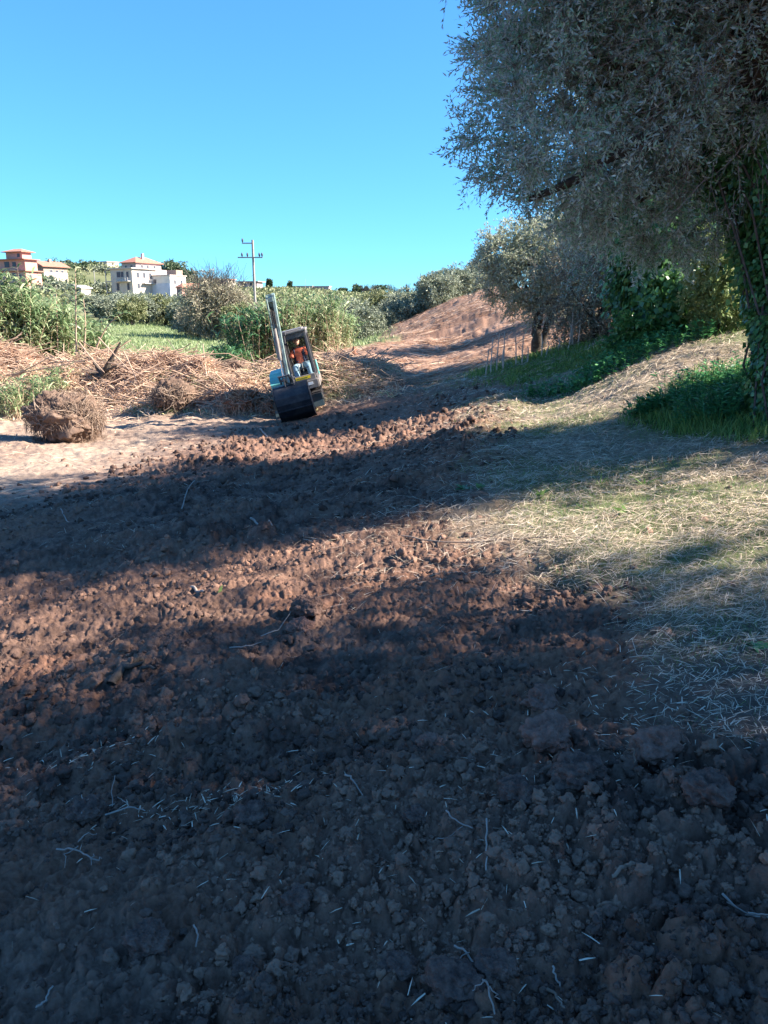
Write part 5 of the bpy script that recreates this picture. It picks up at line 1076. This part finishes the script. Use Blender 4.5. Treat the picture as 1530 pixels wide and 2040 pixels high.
sk = eb('stick', [('p', [(-2.06, 3.12), (-1.90, 3.16), (-1.84, 3.0), (-2.02, 2.2), (-2.16, 1.02), (-2.26, .94), (-2.34, 1.02), (-2.30, 1.6), (-2.22, 2.4)], BX + .06, BX + .135)], M_BOOMP, bev=.012)
eb('stick_plate', [('b', (BX - .09, -2.10, 2.72), (.03, .22, .66), Euler((.12, 0, 0))), ('b', (BX + .0, -2.18, 2.42), (.17, .18, .07)), ('b', (BX + .0, -2.05, 3.02), (.17, .15, .10)), ('b', (BX - .09, -2.18, 2.05), (.03, .18, .80), Euler((.1, 0, 0)))], M_BOOMP, sk, .01)
rod('bucket_cylinder', [(BX - .02, -2.20, 2.42), (BX - .02, -2.32, 1.62)], .050, M_GREYP); rod('piston', [(BX - .02, -2.32, 1.64), (BX - .02, -2.38, 1.24)], .026, M_CHROME)
for dx in (-.13, .16): rod('link', [(BX + dx, -2.38, 1.24), (BX + dx, -2.26, 1.02)], .03, M_DKGR, sides=6)
rod('linkage_pin', [(BX - .17, -2.38, 1.24), (BX + .18, -2.38, 1.24)], .028, M_DKGR)
for k, (x0, ph) in enumerate([(BX - .04, 0), (BX + .02, .05), (BX + .06, .1)]):
    rod('hose', [(x0, -1.10, 1.15 + ph), (x0 + .02, -1.36, 1.7), (x0, -1.60, 2.35), (x0 + .01, -1.95, 2.85), (x0, -2.26, 2.75 - ph), (x0, -2.28, 2.4)], .014, M_BLK, sides=6)
# bucket: curved back plate seen from behind, side plates, stiffening seam, cutting edge
BW = .52; bc = BX + .10
out = [(-2.14, .98), (-2.34, .96), (-2.50, .84), (-2.585, .64), (-2.60, .44), (-2.55, .24), (-2.44, .08), (-2.30, -.02), (-2.10, -.10)]
inn = [(y + .022, z - .012) for y, z in out][::-1]
bk = eb('bucket', [('p', out + inn, bc - BW, bc + BW)], M_STEEL, bev=0)
for s in (-1, 1): eb('side_plate', [('p', [(-2.12, .97)] + out[1:] + [(-1.88, .1), (-1.86, .55)], bc + s * (BW - .012) - .012, bc + s * (BW - .012) + .012)], M_STEEL, bk, .004)
eb('cutting_edge', [('w', (bc - BW - .01, -2.585, .27), (bc + BW + .01, -2.585, .27), .02, .03), ('p', [(-2.34, -.03), (-2.31, -.055), (-2.08, -.14), (-2.06, -.11)], bc - BW - .02, bc + BW + .02)], M_STEEL, bk, .004)
for dx in (-.12, .14): eb('bucket_ear', [('b', (bc + dx, -2.26, 1.06), (.03, .30, .26))], M_DKGR, bk, .01)
rx_, ry_ = px_x(599, 20.6), 20.6
EXR.location = (rx_, ry_, Hp(rx_, ry_) + .0); EXR.rotation_euler = (R(1), R(-14), R(3)); EXR.scale = (.82, .82, .82)
EXM = Matrix.Translation(EXR.location) @ Euler(EXR.rotation_euler).to_matrix().to_4x4() @ Matrix.Scale(.82, 4)
for ch in list(EXR.children_recursive):
    if ch.name.split('.')[0] in ('boom', 'boom_bracket', 'work_light', 'boom_cylinder', 'piston', 'stick_cylinder', 'stick', 'stick_plate', 'bucket_cylinder', 'hose'):
        for v in ch.data.vertices:
            if v.co.z > 1.3: v.co.z = 1.3 + (v.co.z - 1.3) * 1.22
            v.co.x += max(0, v.co.z - 1.0) * .085

# ================================================================= the driver
M_SKIN = mat('skin', (.72, .40, .29), .55, c2=(.62, .32, .23), nscale=9, spec=.35); M_HAIR = mat('dark_hair', (.025, .018, .015), .7, bump=.4, bscale=120)
M_SHIRT = mat('orange_shirt', (.95, .24, .14), .85, c2=(.85, .17, .10), nscale=7); M_VEST = mat('navy_vest', (.018, .022, .05), .85, c2=(.03, .035, .07), nscale=9); M_JEAN = mat('pale_jeans', (.30, .42, .50), .9, c2=(.20, .30, .38), nscale=9); M_SHOE = mat('shoe', (.03, .03, .03), .7); M_EYE = mat('eye', (.02, .015, .012), .3)
def skin_arrays(verts, edges, radii, sub=2):
    me = bpy.data.meshes.new('tmp'); me.from_pydata(verts, edges, []); o = bpy.data.objects.new('tmp', me); COL.objects.link(o)
    o.modifiers.new('s', 'SKIN'); 
    for i, sv in enumerate(me.skin_vertices[0].data): sv.radius = (radii[i], radii[i]) if np.isscalar(radii[i]) else radii[i]; sv.use_root = (i == 0)
    m = o.modifiers.new('u', 'SUBSURF'); m.levels = sub; m.render_levels = sub
    dg = bpy.context.evaluated_depsgraph_get(); dg.update(); ev = o.evaluated_get(dg); em = ev.to_mesh()
    V = np.array([v.co[:] for v in em.vertices]); F = [list(p.vertices) for p in em.polygons]; ev.to_mesh_clear(); bpy.data.objects.remove(o); bpy.data.meshes.remove(me); return V, F
def poly_obj(name, sets, m, parent, remesh=0, smooth=True):
    V, F, o_ = [], [], 0
    for v, f in sets: V += [tuple(a) for a in v]; F += [[i + o_ for i in g] for g in f]; o_ += len(v)
    me = bpy.data.meshes.new(name); me.from_pydata(V, [], F); me.update(); ob = link(name, me, m)
    if remesh:
        md = ob.modifiers.new('r', 'REMESH'); md.mode = 'VOXEL'; md.voxel_size = remesh
        dg = bpy.context.evaluated_depsgraph_get(); dg.update(); nm = bpy.data.meshes.new_from_object(ob.evaluated_get(dg)); ob.modifiers.clear(); ob.data = nm; me = nm
        if not me.materials: me.materials.append(m)
    for p in me.polygons: p.use_smooth = smooth
    ob.parent = parent; return ob
def head_set(c, s, yaw=0):
    V, F = ico(4); W = V * [.076, .096, .118]
    W[:, 0] *= 1 - .25 * np.clip(-V[:, 2] - .1, 0, 1); W[:, 1] += .012 * np.clip(-V[:, 2], 0, 1) * -1
    fr = np.clip(-V[:, 1], 0, 1) ** 3
    g = lambda x0, z0, sx, sz: np.exp(-((V[:, 0] - x0) / sx) ** 2 - ((V[:, 2] - z0) / sz) ** 2) * fr
    W[:, 1] -= .026 * g(0, -.12, .13, .17) + .010 * g(0, -.52, .30, .08) + .013 * g(0, -.84, .3, .15) + .007 * g(0, .22, .55, .09)
    W[:, 1] += .013 * g(.38, .06, .18, .12) + .013 * g(-.38, .06, .18, .12) + .005 * g(0, -.40, .3, .05)
    for s_ in (-1, 1):
        e = np.exp(-((V[:, 1] - .08) / .14) ** 2 - ((V[:, 2] + .05) / .24) ** 2) * (V[:, 0] * s_ > .6); W[:, 0] += s_ * .020 * e
    cz, sz = math.cos(yaw), math.sin(yaw); W = np.stack([W[:, 0] * cz - W[:, 1] * sz, W[:, 0] * sz + W[:, 1] * cz, W[:, 2]], 1)
    return W * s + c, [list(f) for f in F]
DR = empty('person', (0, 0, 0), label='driver with dark hair, orange-red T-shirt, navy vest and pale jeans in the cab', cat='person')
DR.matrix_world = EXM @ Matrix.Translation((.34, .03, 1.15)) @ Matrix.Scale(1.24, 4)
hips = (0, .05, .06)
def limb_hand(sx, wrist, aim):
    """palm, four fingers curled over the lever, thumb from the side"""
    w_ = Vector(wrist); a = Vector(aim).normalized(); up = Vector((0, 0, 1)); sd = a.cross(up).normalized(); out = []
    palm = w_ + a * .055; out.append(skin_arrays([tuple(w_), tuple(w_ + a * .03), tuple(w_ + a * .085)], [(0, 1), (1, 2)], [(.026, .022), (.040, .018), (.038, .015)], 1))
    for k in range(4):
        b = w_ + a * .088 + sd * (-.030 + .020 * k); L = [.026, .030, .028, .022][k]
        pts = [b - a * .02, b + a * L, b + a * (L + .014) - up * .024, b + a * (L - .004) - up * .042]; out.append(skin_arrays([tuple(p) for p in pts], [(0, 1), (1, 2), (2, 3)], [.0105, .0095, .0088, .008], 1))
    b = w_ + a * .035 - sd * .034 * sx; pts = [b + sd * .012 * sx, b - sd * .018 * sx + a * .02 - up * .008, b - sd * .014 * sx + a * .045 - up * .024]; out.append(skin_arrays([tuple(p) for p in pts], [(0, 1), (1, 2)], [.012, .0105, .009], 1)); return out
bv = [hips, (0, .06, .20), (0, .07, .36), (0, .06, .48), (0, .03, .56), (0, .01, .62),
      (.17, .05, .45), (.235, -.02, .20), (.275, -.24, .19), (-.17, .05, .45), (-.255, -.02, .20), (-.295, -.22, .18),
      (.10, .03, .04), (.17, -.36, .08), (.20, -.50, -.27), (.21, -.60, -.30), (-.10, .03, .04), (-.17, -.36, .09), (-.17, -.50, -.27), (-.17, -.60, -.30)]
be = [(0, 1), (1, 2), (2, 3), (3, 4), (4, 5), (3, 6), (6, 7), (7, 8), (3, 9), (9, 10), (10, 11), (0, 12), (12, 13), (13, 14), (14, 15), (0, 16), (16, 17), (17, 18), (18, 19)]
br = [(.15, .11), (.15, .11), (.155, .11), (.12, .09), .055, .055, .062, .044, .028, .062, .044, .028, .085, .066, .045, .035, .085, .066, .045, .035]
sets = [skin_arrays(bv, be, br, 2), head_set(np.array([0, -.015, .712]), 1.0, .12)] + limb_hand(1, bv[8], (0, -1, -.15)) + limb_hand(-1, bv[11], (0, -1, -.15))
poly_obj('body', sets, M_SKIN, DR, remesh=.0075)
poly_obj('shirt', [skin_arrays([bv[0], bv[1], bv[2], bv[3], (0, .04, .525), bv[6], (.215, .0, .30), bv[9], (-.225, .0, .30)], [(0, 1), (1, 2), (2, 3), (3, 4), (3, 5), (5, 6), (3, 7), (7, 8)], [(.172, .13), (.178, .135), (.178, .13), (.14, .105), .07, .085, .070, .085, .070], 2)], M_SHIRT, DR)
VV, VF = skin_arrays([bv[0], bv[1], bv[2], bv[3], (.14, .05, .47), (-.14, .05, .47)], [(0, 1), (1, 2), (2, 3), (3, 4), (3, 5)], [(.192, .150), (.198, .155), (.195, .150), (.155, .12), .09, .09], 2)
keep = [f for f in VF if not (np.mean([VV[i][1] for i in f]) < -.02 and abs(np.mean([VV[i][0] for i in f]) + .01) < .085 + .02 * np.mean([VV[i][2] for i in f]))]
vo = poly_obj('vest', [(VV, keep)], M_VEST, DR); md = vo.modifiers.new('t', 'SOLIDIFY'); md.thickness = .012
poly_obj('trousers', [skin_arrays([(0, .06, .10), hips, bv[12], bv[13], (.195, -.485, -.22), bv[16], bv[17], (-.17, -.485, -.22)], [(0, 1), (1, 2), (2, 3), (3, 4), (1, 5), (5, 6), (6, 7)], [(.165, .13), (.175, .14), .11, .088, .070, .11, .088, .070], 2)], M_JEAN, DR)
for s, k in ((1, 15), (-1, 19)): poly_obj('shoe', [skin_arrays([(bv[k - 1][0], -.47, -.275), (bv[k][0], -.56, -.285), (bv[k][0], -.66, -.30)], [(0, 1), (1, 2)], [(.055, .045), (.055, .04), (.045, .03)], 2)], M_SHOE, DR)
HV, HF = head_set(np.array([0, -.006, .724]), 1.12, .12); hv0, _ = ico(4)
poly_obj('hair', [(HV, [f for f in HF if (np.mean(hv0[f][:, 2]) > .42 or (np.mean(hv0[f][:, 1]) > .12 and np.mean(hv0[f][:, 2]) > -.45)) and not (np.mean(hv0[f][:, 1]) < -.50 and np.mean(hv0[f][:, 2]) < .60)])], M_HAIR, DR)
for s in (-1, 1):
    V, F = ico(2); o = npmesh('eye', V * .010, F, M_EYE, DR, smooth=True); o.location = (s * .030 + .011, -.106, .719)
